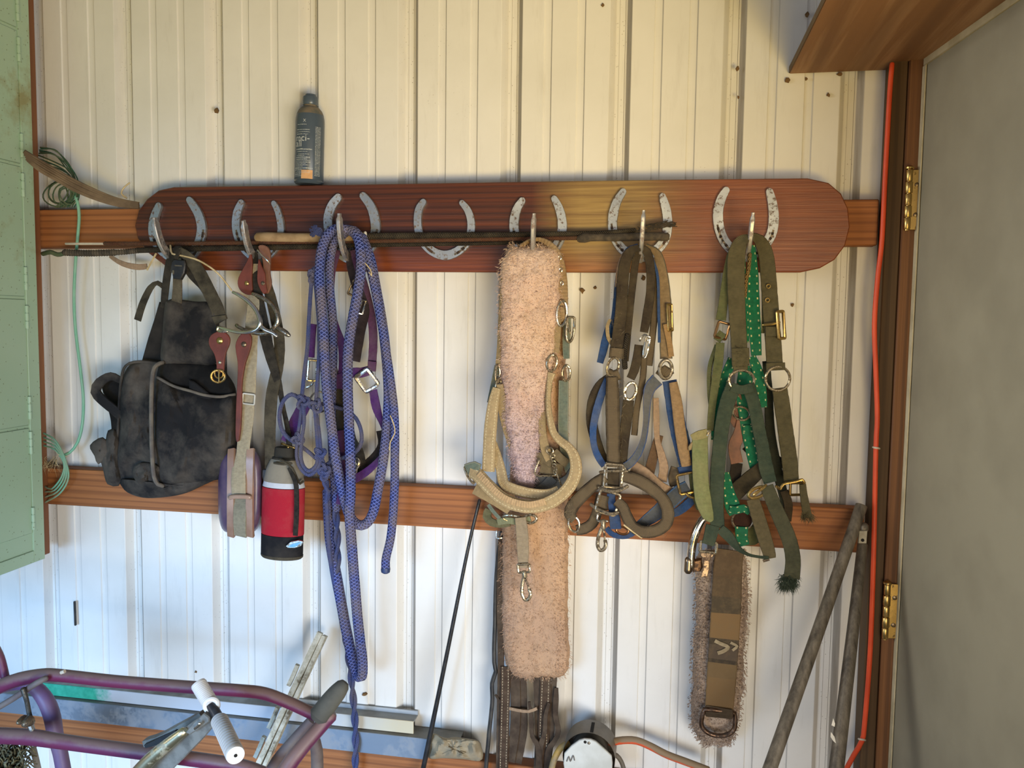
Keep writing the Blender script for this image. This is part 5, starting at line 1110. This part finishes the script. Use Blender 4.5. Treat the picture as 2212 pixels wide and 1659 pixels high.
ROD = plain('black_fibreglass', '#1d1d1f', .35, '#2c2b2b', 60)
t = Thing('black_rod', 'thin black tapering rod leaning in front of the lower wall', 'rod', P(980, 1350, .06))
t.part('rod', tube([(1036, 1080, .060, 3.6), (1010, 1190, .062, 3.8), (968, 1400, .066, 4.6), (935, 1560, .070, 5.2), (908, 1690, .075, 5.6)], 4, 10, 40), ROD)
BCB = plain('black_cable', '#222223', .55, '#3d3a36', 30)
single('black_cable', tube([(1084, 1150, .05), (1076, 1200, .05), (1071, 1270, .05), (1069, 1350, .05), (1067, 1430, .05), (1071, 1450, .05), (1063, 1476, .05), (1063, 1522, .05), (1057, 1575, .05), (1053, 1620, .052), (1049, 1670, .052)], 4.6, 8, 12, jit=.0008), BCB, 'wavy black cable hanging left of the long peach girth', 'cable')
# reins under the girth
STI = webbing('stitched_dark_leather', '#4a382b', '#6b5a48', .45, stitch='#c9b898', rib=100); PLR = webbing('plain_dark_leather', '#45372c', '#6a5b4a', .55, rib=60)
rn = Thing('leather_reins', 'bundle of dusty dark leather straps hanging below the long peach girth', 'reins', P(1130, 1480, .06))
for q, w_, m in (([(1083, 1160, .058), (1080, 1300, .058), (1082, 1420, .058), (1080, 1540, .058), (1078, 1680, .058)], 14, PLR), ([(1092, 1440, .062), (1092, 1480, .064), (1090, 1560, .064), (1087, 1670, .064)], 21, STI),
                 ([(1112, 1450, .060), (1114, 1520, .060), (1112, 1580, .060), (1102, 1645, .060)], 22, PLR), ([(1128, 1450, .056), (1130, 1530, .056), (1130, 1580, .056), (1118, 1648, .056)], 18, PLR),
                 ([(1160, 1460, .056), (1162, 1520, .056), (1164, 1590, .056), (1160, 1670, .056)], 16, PLR), ([(1179, 1455, .062), (1178, 1500, .064), (1175, 1560, .064), (1174, 1600, .064), (1172, 1680, .064)], 24, STI),
                 ([(1198, 1455, .058), (1194, 1520, .06), (1190, 1600, .06), (1184, 1650, .06)], 12, PLR), ([(1202, 1486, .066, 8), (1201, 1510, .068, 12), (1200, 1545, .07, 11), (1206, 1580, .07, 11), (1198, 1600, .07, 11), (1186, 1620, .07, 14), (1182, 1665, .068, 16)], 12, PLR),
                 ([(1143, 1516, .07, 6), (1147, 1550, .072, 9), (1150, 1590, .074, 10), (1162, 1612, .074, 12), (1166, 1665, .072, 14)], 10, PLR), ([(1186, 1518, .07, 6), (1179, 1545, .074, 9), (1177, 1580, .074, 10), (1168, 1612, .074, 12), (1162, 1665, .072, 14)], 10, PLR)):
    rn.part('leather_strap', strap(q, w_, .004), m)
rn.part('tie_thong', strap([(1100, 1530, .066), (1120, 1534, .070), (1142, 1536, .072), (1160, 1530, .070)], 7, .003), PTAN)
rn.part('thong', strap([(1070, 1500, .060), (1076, 1510, .064), (1082, 1518, .064)], 5, .002), PLR)

# round housing with cover plate
hb = Thing('round_housing', 'round grey metal housing with white cut-corner cover plate at the bottom', 'electrical box', P(1268, 1660, .08))
c0 = P(1272, 1636, .105); c0.y = 0; rr_ = 56*S(1272, 1636, .09)
GH = plain('grey_brown_painted_steel', '#6f675a', .5, '#7d7466', 20)
hb.part('housing_shell', lathe(c0, NV, [(rr_*.96, .046), (rr_, .050), (rr_, .105), (rr_*1.0, .108), (rr_*.96, .0615), (rr_*.70, .0615), (rr_*.68, .108)], 40), GH)
hb.part('slot', box(c0.x+.001, c0.x+.008, -.104, -.062, c0.z+rr_-.003, c0.z+rr_+.0007, .0002), plain('dark_slot', '#1e1a16', .9))
hb.part('cover_plate', slab([(1219, 1628), (1234, 1612), (1251, 1600), (1262, 1597), (1276, 1598), (1287, 1603), (1303, 1617), (1321, 1634), (1323, 1650), (1320, 1700), (1225, 1700), (1217, 1650)], .122, .006, .0015), plain('white_enamel_plate', '#cfd0c9', .45, '#bdbdb4', 15))
hb.part('screw_hole', dome((1264, 1603, .1222), 3.4, .0008), MC['hole_black']); hb.part('screw', dome((1272, 1605, .1222), 3.4), SILV)
scr = plain('dark_scuff', '#6b6660', .8)
hb.part('scuffed_mark', strap([(1224, 1645, .1232), (1229, 1634, .1232), (1232, 1645, .1232), (1238, 1632, .1232), (1241, 1643, .1232)], 2.4, .0004, step=4, jit=0), scr)
q_ = NT('dust_topped_orange_jacket'); gn = q_.n('ShaderNodeNewGeometry'); sn = q_.n('ShaderNodeSeparateXYZ'); q_.l(gn.outputs['Normal'], sn.inputs[0])
an = q_.n('ShaderNodeMath', operation='MULTIPLY_ADD'); q_.l(sn.outputs[2], an.inputs[0]); an.inputs[1].default_value = .45; q_.l(q_.noise(q_.coord(), 20, 4), an.inputs[2])
ORGD2 = q_.done(q_.mix(q_.ramp(an.outputs[0], [(.30, BLK), (.48, WHT)]), lin('#d8562e'), lin('#8a7458')), .7)
single('extension_cord', tube([(1318, 1604, .060), (1345, 1599, .062), (1375, 1600, .064), (1405, 1612, .066), (1440, 1630, .066), (1480, 1645, .066), (1530, 1664, .066)], 8, 12, 10), ORGD2, 'dusty orange cord curving right from the round housing', 'cable')
single('yellow_cord', tube([(1228, 1606, .075), (1212, 1615, .08), (1201, 1632, .085), (1194, 1650, .088), (1190, 1672, .09)], 7, 12, 8), plain('dusty_yellow_jacket', '#c9a04a', .6, '#8a7a5a', 22), 'short yellowish cord curving down left of the round housing', 'cable')
single('grey_cable', tube([(1318, 1626, .06), (1332, 1632, .064), (1342, 1645, .066), (1350, 1668, .066)], 5, 10, 8), plain('grey_cable_jacket', '#6f685c', .6), 'thin grey cable right beside the round housing', 'cable')
# crumpled canvas on the rail
cv = cloth('crumpled_tan_paper', '#9c8f76', '#857a66', .45, .7, 20, .4)
single('canvas_wrap', puff([(928, 1592), (938, 1584), (950, 1590), (966, 1594), (982, 1592), (1008, 1595), (1034, 1600), (1040, 1612), (1044, 1632), (1036, 1644), (1000, 1640), (960, 1638), (925, 1636)], .045, .030, .011, 60, rings=14, power=4, back=.035, smooth=6), cv, 'crumpled tan cloth wrapped over the end of the grey channel', 'cloth')

# grey channel and white track above the lowest girt
CH = GALV; z3 = -.977
def beam(pxa, pya, pxb, pyb, d0, d1, hh_, m, name, label, part=None, z=None):
    a = P(pxa, pya, d0); b = P(pxb, pyb, d0); zz = Z(z) if z is not None else (a.z+b.z)/2
    return box(a.x, b.x, -d0, -d1, zz-hh_, zz, .0015)
a = P(100, 1512, .055); b = P(924, 1592, .055)
gc = Thing('grey_channel', 'long grey sheet-metal channel lying on the lowest girt', 'metal channel', ((a.x+b.x)/2, -.03, Z(z3)))
zt = P(500, 1551, .055).z; zb2 = Z(z3)+.0008
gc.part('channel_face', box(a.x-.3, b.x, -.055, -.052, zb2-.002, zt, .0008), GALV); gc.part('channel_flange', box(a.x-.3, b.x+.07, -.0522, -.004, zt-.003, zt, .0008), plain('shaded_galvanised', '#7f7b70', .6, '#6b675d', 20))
gc.part('channel_base', box(a.x-.3, b.x, -.052, -.004, zb2, zb2+.003, .0005), GALV)
a2 = P(100, 1495, .042); b2_ = P(893, 1562, .042); ztk = P(500, 1518, .042).z
WTR = NT('white_track_paint'); v_ = WTR.coord(); spn = WTR.n('ShaderNodeSeparateXYZ'); WTR.l(v_, spn.inputs[0])
mx = WTR.n('ShaderNodeMath', operation='MULTIPLY_ADD'); WTR.l(WTR.noise(v_, 18, 5, .7), mx.inputs[0]); mx.inputs[1].default_value = .14; WTR.l(spn.outputs[0], mx.inputs[2])
cc = WTR.ramp(mx.outputs[0], [(0, WHT), (1, WHT)])
mr = WTR.n('ShaderNodeMapRange'); WTR.l(mx.outputs[0], mr.inputs[0]); mr.inputs[1].default_value = -.225; mr.inputs[2].default_value = -.262
gr_ = WTR.ramp(WTR.noise(v_, 60, 4), [(.3, lin('#1f8f72')), (.7, lin('#3aa88a'))])
yl = WTR.n('ShaderNodeMapRange'); WTR.l(mx.outputs[0], yl.inputs[0]); yl.inputs[1].default_value = .3; yl.inputs[2].default_value = .5
base_ = WTR.mix(yl.outputs[0], lin('#b9c0c8'), lin('#cdc3a6'))
WTRM = WTR.done(WTR.mix(mr.outputs[0], base_, gr_), .5)
tk = Thing('white_track', 'white painted metal track with a green left end above the grey channel', 'metal track', ((a2.x+b2_.x)/2, -.03, ztk-.02))
tk.part('track_face', box(a2.x-.05, b2_.x, -.042, -.039, zt+.001, ztk, .0008), WTRM)
tk.part('track_top', box(a2.x-.05, b2_.x, -.0388, -.006, ztk-.004, ztk-.001, .0008), plain('grimy_track_top', '#9b9c98', .7, '#77756e', 16))
tk.part('track_lip', box(a2.x-.05, b2_.x, -.008, -.003, ztk-.002, ztk+.008, .0008), plain('pale_lip', '#aab0b4', .6, '#8d908f', 16))
single('hanging_wire', tube([(161, 1300, .006), (163, 1350, .006)], 2.6, 6, 12), BCB, 'short straight black wire against the lower left wall', 'wire')

# ================================================================== white batten with brackets
BAT = NT('flaking_white_batten'); v_ = BAT.coord(); nn_ = BAT.noise(v_, 30, 7, .75)
BATM = BAT.done(BAT.ramp(nn_, [(.40, lin('#c9c4b2')), (.55, lin('#a8a28e')), (.66, lin('#5a4a34'))]), .8, BAT.bump(nn_, .6, .002))
def bar(x0, y0, d0, x1, y1, d1, wpx, th):
    return strap([(x0, y0, d0), ((x0+x1)/2, (y0+y1)/2, (d0+d1)/2), (x1, y1, d1)], wpx, th, step=30, jit=0)
wbt = Thing('white_batten', 'flaking white grooved batten leaning against the wall with small side clips', 'batten', P(640, 1500, .12))
wbt.part('rail', bar(692, 1366, .050, 545, 1680, .15, 12, .014), BATM); wbt.part('rail', bar(702, 1373, .046, 560, 1680, .146, 9, .018), BATM)
wbt.part('groove', bar(697, 1374, .044, 553, 1680, .144, 6, .008), plain('brown_groove', '#55452f', .9, '#7a6a50', 40))
for x, y in ((634, 1458), (591, 1550), (562, 1613)):
    wbt.part('clip', strap([(x+9, y-22, .10-.001*(1659-y)/10), (x, y, .102-.001*(1659-y)/10), (x-10, y+22, .104-.001*(1659-y)/10)], 9, .010, step=12, jit=0), BATM)

# ================================================================== maroon tubular frame
MAR = NT('dusty_maroon_paint'); v_ = MAR.coord(); n_ = MAR.noise(v_, 9, 6, .65)
geo = MAR.n('ShaderNodeNewGeometry'); sz = MAR.n('ShaderNodeSeparateXYZ'); MAR.l(geo.outputs['Normal'], sz.inputs[0])
ad = MAR.n('ShaderNodeMath', operation='MULTIPLY_ADD'); MAR.l(sz.outputs[2], ad.inputs[0]); ad.inputs[1].default_value = .42; MAR.l(n_, ad.inputs[2])
MARM = MAR.done(MAR.mix(MAR.ramp(ad.outputs[0], [(.52, BLK), (.78, (.85,)*3+(1,))]), MAR.ramp(MAR.noise(v_, 4, 3), [(.3, lin('#6a1f3c')), (.7, lin('#5c2448'))]), lin('#7a6258')), .5, MAR.bump(n_, .2, .001))
VIO = plain('faded_violet_paint', '#5d4370', .5, '#6b5468', 10)
GRP = plain('black_rubber_grip', '#4a4a44', .8, '#5c5b52', 18)
mf = Thing('maroon_frame', 'dusty maroon bent-tube frame with grey rubber handle, bottom left', 'tube frame', P(350, 1540, .4))
mf.part('upper_tube', tube([(-30, 1498, .40, 15), (0, 1483, .40, 15), (40, 1468, .40, 15), (90, 1459, .40, 14.5), (130, 1459, .40, 13.5), (260, 1473, .40, 13.5), (420, 1485, .40, 13.5), (520, 1492, .40, 13.5), (570, 1498, .40, 13.5), (620, 1516, .40, 13), (700, 1553, .40, 13)], 15, 20, 14, ends=False), MARM)
mf.part('weld_clip', tube([(132, 1453, .42), (140, 1450, .42)], 4, 8, 4), pale)
mf.part('bent_tube', tube([(-20, 1490, .36, 14), (40, 1476, .36, 14), (75, 1485, .36, 15), (100, 1515, .36, 17), (113, 1550, .36, 17), (120, 1590, .36, 16), (130, 1625, .36, 15), (142, 1690, .36, 15)], 16, 20, 12, ends=False), VIO)
mf.part('lower_tube', tube([(-30, 1588, .44, 17), (60, 1592, .44, 17), (120, 1600, .44, 16), (200, 1611, .44, 15.5), (300, 1624, .44, 15.5), (420, 1640, .44, 15.5), (520, 1655, .44, 15), (570, 1672, .44, 15)], 16, 20, 20, ends=False), MARM)
mf.part('handle_tube', tube([(716, 1545, .42, 14), (690, 1572, .43, 15.5), (640, 1630, .46, 17), (600, 1690, .48, 18)], 16, 20, 14), MARM)
mf.part('brace_tube', tube([(672, 1556, .36, 10), (640, 1592, .37, 11), (600, 1640, .38, 12), (570, 1690, .39, 12)], 11, 16, 14, ends=False), plain('grey_dusty_tube', '#6d625c', .7, '#57494a', 18))
mf.part('brace_tube', tube([(676, 1590, .36, 12), (684, 1620, .36, 13), (686, 1690, .36, 13)], 12, 16, 14, ends=False), MC['grey_dusty_tube'])
mf.part('rubber_grip', tube([(741, 1480, .405, 15), (730, 1494, .41, 19), (712, 1516, .42, 21), (698, 1535, .425, 22), (690, 1546, .428, 23)], 20, 24, 8), GRP)
mf.part('edge_tube', tube([(-12, 1395, .38, 9), (0, 1420, .38, 9), (8, 1450, .38, 9), (14, 1480, .38, 9)], 9, 14, 10, ends=False), MARM)
mf.part('stay_rod', tube([(-20, 1538, .43, 6), (30, 1508, .43, 6.5), (80, 1475, .43, 6.5), (100, 1465, .42, 6)], 6, 12, 14), MC['grey_dusty_tube'])
mf.part('linkage', tube([(50, 1488, .44, 6), (58, 1515, .44, 5), (64, 1545, .44, 5), (70, 1560, .44, 5)], 5, 12, 8), metal('greasy_link', '#5a564e', .5, '#2c2822', .6, 60))
mf.part('linkage_joint', dome((66, 1556, .45), 11, .02) + dome((54, 1552, .44), 8, .02), DARKM)
mf.part('bolt', tube([(64, 1562, .44, 7), (70, 1578, .44, 6)], 6, 8, 4), metal('bolt_grey', '#9a948a', .5))
# ribbed roller handle on a grey arm
WGR = plain('white_ribbed_rubber', '#d6d4cf', .55, '#c3c0bb', 12, bump=.1); WEND = plain('clean_white_cap', '#f4f3ee', .4, '#eceae4', 8, bump=.05)
rl = Thing('roller_foot_bar', 'pair of ribbed white rollers on a grey folding arm, bottom left', 'exercise roller', P(470, 1540, .5))
def ribbed(x0, y0, d0, x1, y1, d1, r, n=13, smooth_=False):
    A = P(x0, y0, d0); B = P(x1, y1, d1); ax_ = B-A; L = ax_.length; s = S(x0, y0, d0); pr = [(r*s*.55, 0), (r*s*.9, .001), (r*s*1.0, .004)]
    for k in range(n):
        h = .004+(L-.008)*(k+.2)/n; st_ = (L-.008)/n
        a_ = .87 if not smooth_ else .985
        pr += [(r*s*a_, h), (r*s*a_, h+st_*.25), (r*s, h+st_*.4), (r*s, h+st_*.75)]
    pr += [(r*s, L-.003), (r*s*.93, L), (r*s*.2, L)]
    return lathe(A, ax_, pr, 36)
rl.part('roller', ribbed(457, 1524, .50, 428, 1476, .485, 17, 13, True), WGR, label='dusty roller on the far side')
rl.part('roller', ribbed(474, 1556, .52, 508, 1630, .62, 18.5, 14), WGR)
rl.part('roller_cap', lathe(P(508, 1630, .62), P(508, 1630, .62)-P(474, 1556, .52), [(19.2*S(508, 1630, .62), -.003), (19.6*S(508, 1630, .62), 0), (19*S(508, 1630, .62), .003), (.0025, .0035)], 36), WEND)
rl.part('cap_hole', lathe(P(508, 1630, .62)+(P(508, 1630, .62)-P(474, 1556, .52)).normalized()*.003, P(508, 1630, .62)-P(474, 1556, .52), [(.0028, 0), (.0028, .001), (.001, .0012)], 12), MC['hole_black'])
rl.part('roller_flange', ring((457, 1524, .505), 13, 13, 5.5, -30, 25), WEND)
rl.part('axle', tube([(452, 1518, .50), (466, 1540, .51), (478, 1562, .52)], 11, 16, 6), plain('black_axle', '#25262a', .4, '#3a3a3c', 40))
ARM = plain('battered_grey_steel', '#8a8a84', .45, '#6b6b66', 30, metal=.3, lo=.42, hi=.6); CRM = metal('cream_sheen_tube', '#cfc6a4', .35, '#8e8a7c', .3, 20)
rl.part('flat_arm', strap([(462, 1548, .505, 26), (430, 1575, .50, 42), (380, 1620, .49, 50), (320, 1680, .48, 52)], 46, .012, step=20, jit=0), ARM)
rl.part('bracket', slab([(440, 1541), (452, 1550), (452, 1560), (410, 1588), (400, 1583), (416, 1562)], .522, .010, .002), ARM)
rl.part('side_plate', strap([(440, 1540, .47, 12), (400, 1566, .47, 18), (350, 1594, .47, 20), (316, 1602, .47, 14)], 18, .02, step=14, jit=0), plain('dull_grey_casting', '#86877f', .6, '#55544d', 18))
rl.part('side_plate', strap([(385, 1578, .48, 8), (350, 1596, .48, 12), (318, 1608, .48, 8)], 10, .015, step=12, jit=0), plain('dark_rubber_pad', '#2e3031', .8))
rl.part('cream_tube', tube([(398, 1580, .51, 10), (360, 1610, .51, 13), (320, 1645, .51, 15), (280, 1690, .51, 16)], 14, 20, 10), CRM)
rl.part('spring', tube([(421, 1574, .528), (428, 1568, .53), (432, 1562, .53)], 3.2, 8, 4), SILV)
# brush / straw bundle in the far corner
bb_ = plain('dry_brown_straw', '#5d553c', .9, '#7d7350', 30); g = Geo(); rr = random.Random(12)
for i in range(260):
    x = rr.uniform(-20, 55); y = rr.uniform(1625, 1690); a = rr.uniform(-1.4, 1.4)
    g = g + tube([(x, y, .30+rr.uniform(0, .08)), (x+math.sin(a)*14, y-16-rr.uniform(0, 14), .32+rr.uniform(0, .08)), (x+math.sin(a)*34, y-rr.uniform(0, 26), .33)], 1.5, 4, 14, ends=False)
single('straw_bundle', g, bb_, 'dark tangled dry straw in the bottom left corner', 'straw', kind='stuff')
single('wooden_stake', tube([(72, 1618, .30), (82, 1660, .30), (88, 1700, .30)], 9, 4, 20), plain('grey_stake', '#8b857a', .8), 'pale square stake beside the dark straw at bottom left', 'stake')

# ================================================================== upper left: twine, bundle, small straps
GTW = ropemat('green_garden_wire', '#4f8a68', '#3a6e52', '#8a9270', .5, 100); GTW2 = plain('dark_green_line', '#3d5238', .7, '#5c6444', 20)
gw = Thing('green_twine', 'coil of thin green twine on the upper girt, one strand trailing down', 'twine', P(140, 440, .06))
rr = random.Random(2)
gw.part('trailing_strand', tube([(160, 415, .055), (168, 440, .06), (171, 470, .05), (168, 510, .045), (163, 570, .04), (160, 640, .035), (163, 710, .03), (174, 800, .03), (180, 860, .03), (178, 915, .035), (168, 955, .04), (150, 978, .045), (130, 985, .05)], 3.2, 8, 12), plain('mint_twine', '#79b394', .6, '#8ab89c', 30))
for k in range(9):
    o_ = k*4.2; gw.part('coil_loop', tube([(88-k, 316+o_*1.1+rr.uniform(-6, 6), .06), (118, 318+o_*1.3+rr.uniform(-6, 6), .05+rr.uniform(0, .03)), (146+rr.uniform(-5, 5), 348+o_*.9, .05+rr.uniform(0, .03)), (164-k*1.6+rr.uniform(-4, 5), 385+o_*.3, .066), (168-k*3+rr.uniform(-4, 6), 425, .06), (160-k*5, 448, .055)], 1.5, 6, 9), GTW2 if k % 3 else GTW)
for k in range(6):
    cx_ = 120+k*6; gw.part('coil_loop', tube([(cx_+math.cos(a)*(27-k*1.5)*(1+.18*math.sin(k*2+a)), 420+math.sin(a)*(26-k*1.5)*(1+.2*math.cos(k+a)), .045+k*.004+.01*math.sin(a+k)) for a in [j*math.pi/5 for j in range(10)]], 1.5, 8, 8, closed=True), GTW2)
gw2 = Thing('lower_twine', 'loose loops of green twine by the lower left girt', 'twine', P(120, 1000, .06))
for k in range(4):
    gw2.part('loop', tube([(92, 935+k*9, .05), (118, 950+k*7, .06), (138, 985+k*5, .065), (148-k*5, 1030, .065), (130-k*6, 1065-k*3, .06), (96, 1086-k*12, .05)], 1.9, 8, 9), plain('pale_green_twine', '#6fae90', .65, '#8a9a7c', 20))
gw2.part('hay_wisps', tufts([(P(110+random.gauss(0, 14), 995+random.gauss(0, 5), .05), Vector((.2, -.3, .2))) for _ in range(30)], 120, .03, .0005), STR, kind='stuff', sharp=180)
BUN = plain('dusty_old_leather', '#7f6a50', .8, '#5f4d38', 18, bump=.6)
sb = Thing('strap_bundle', 'bundle of long dusty leather strips curving from the locker to the board end', 'leather strips', P(180, 400, .1))
for k, (o_, w_) in enumerate(((-9, 9), (-4, 9), (1, 9), (6, 9), (10, 7))):
    sb.part('leather_strip', strap([(52+k*2, 336+o_, .19-.004*k, w_*.9), (84, 356+o_, .165, w_), (120, 377+o_, .135, w_), (165, 402+o_, .11, w_), (210, 422+o_*.9, .09, w_*.9), (255, 437+o_*.7, .075, w_*.8), (300, 444+o_*.5, .064, w_*.7)], 9, .006, jit=.001), BUN)
single('tan_loop', strap([(238, 553, .05, 8), (255, 565, .055, 10), (275, 573, .058, 12), (300, 577, .058, 13), (318, 575, .055, 12)], 11, .003), PTAN, 'short tan strap sagging below the whip handle at left', 'strap')
single('cord_knot', tube([(92, 548, .045), (108, 545, .05), (124, 550, .05), (140, 546, .05)], 5, 8, 6, jit=.002), GTW2, 'dark green cord tied at the left end below the upper girt', 'cord')

# dead leaf crumbs and cobweb dirt on the wall
CR = plain('dead_leaf', '#5b4428', .9, '#7a5c36', 60)
rr = random.Random(4)
spots = [(1593, 148, 7), (1595, 210, 4), (1745, 30, 6), (1790, 205, 5), (1742, 170, 4), (1816, 160, 8), (1700, 172, 8), (467, 238, 7), (1258, 627, 7), (1285, 622, 5), (1390, 600, 6), (1712, 658, 5), (1302, 10, 4), (787, 1500, 6), (422, 1452, 3)]
for x, y, r_ in spots:
    n_ = rr.randint(6, 8); o_ = [(x+math.cos(2*math.pi*k/n_)*r_*rr.uniform(.4, 1.1), y+math.sin(2*math.pi*k/n_)*r_*rr.uniform(.4, 1.2)) for k in range(n_)]
    i_ = spots.index((x, y, r_))
    lab = ['leaf crumb left of the plywood shelf, larger one', 'small leaf crumb a little below the larger one left of the shelf', 'leaf crumb near the top edge beside the shelf shadow', 'leaf crumb hanging below the middle of the plywood shelf', 'leaf crumb at the lower plywood shelf edge, left part', 'dirt clump below the plywood shelf near its middle', 'dirt clump at the lower left corner of the plywood shelf', 'brown dirt spot on a wall rib high at the left', 'leaf crumb below the board right of the peach girth', 'second leaf crumb right of the peach girth', 'leaf crumb between the brown halter crown straps', 'leaf crumb on the wall right of the brass buckle', 'tiny leaf crumb at the top edge of the wall', 'pale crumb on the lower wall beside the rope loop', 'tiny crumb low on the wall above the maroon tube'][i_]
    single('leaf_crumb', slab(o_, .0045, .004, .0006), CR, lab, 'leaf crumb')
single('hay_wisp', tube([(786, 566, .14), (792, 572, .142), (800, 582, .142), (803, 596, .14), (797, 588, .14)], 1.3, 5), STR, 'curled hay wisp on the upper right side of the blue rope loops', 'straw')
single('hay_wisp', tube([(843, 898, .122), (850, 915, .124), (853, 935, .124), (843, 955, .122), (841, 972, .12)], 1.3, 5), STR, 'long hay wisp on the rightmost blue rope strand, halfway down', 'straw')
single('hay_wisp', tube([(274, 428, .055), (262, 418, .06), (268, 405, .06), (280, 395, .06)], 1.8, 5), STR, 'dry stalk standing behind the leather strip bundle by the board end', 'straw')
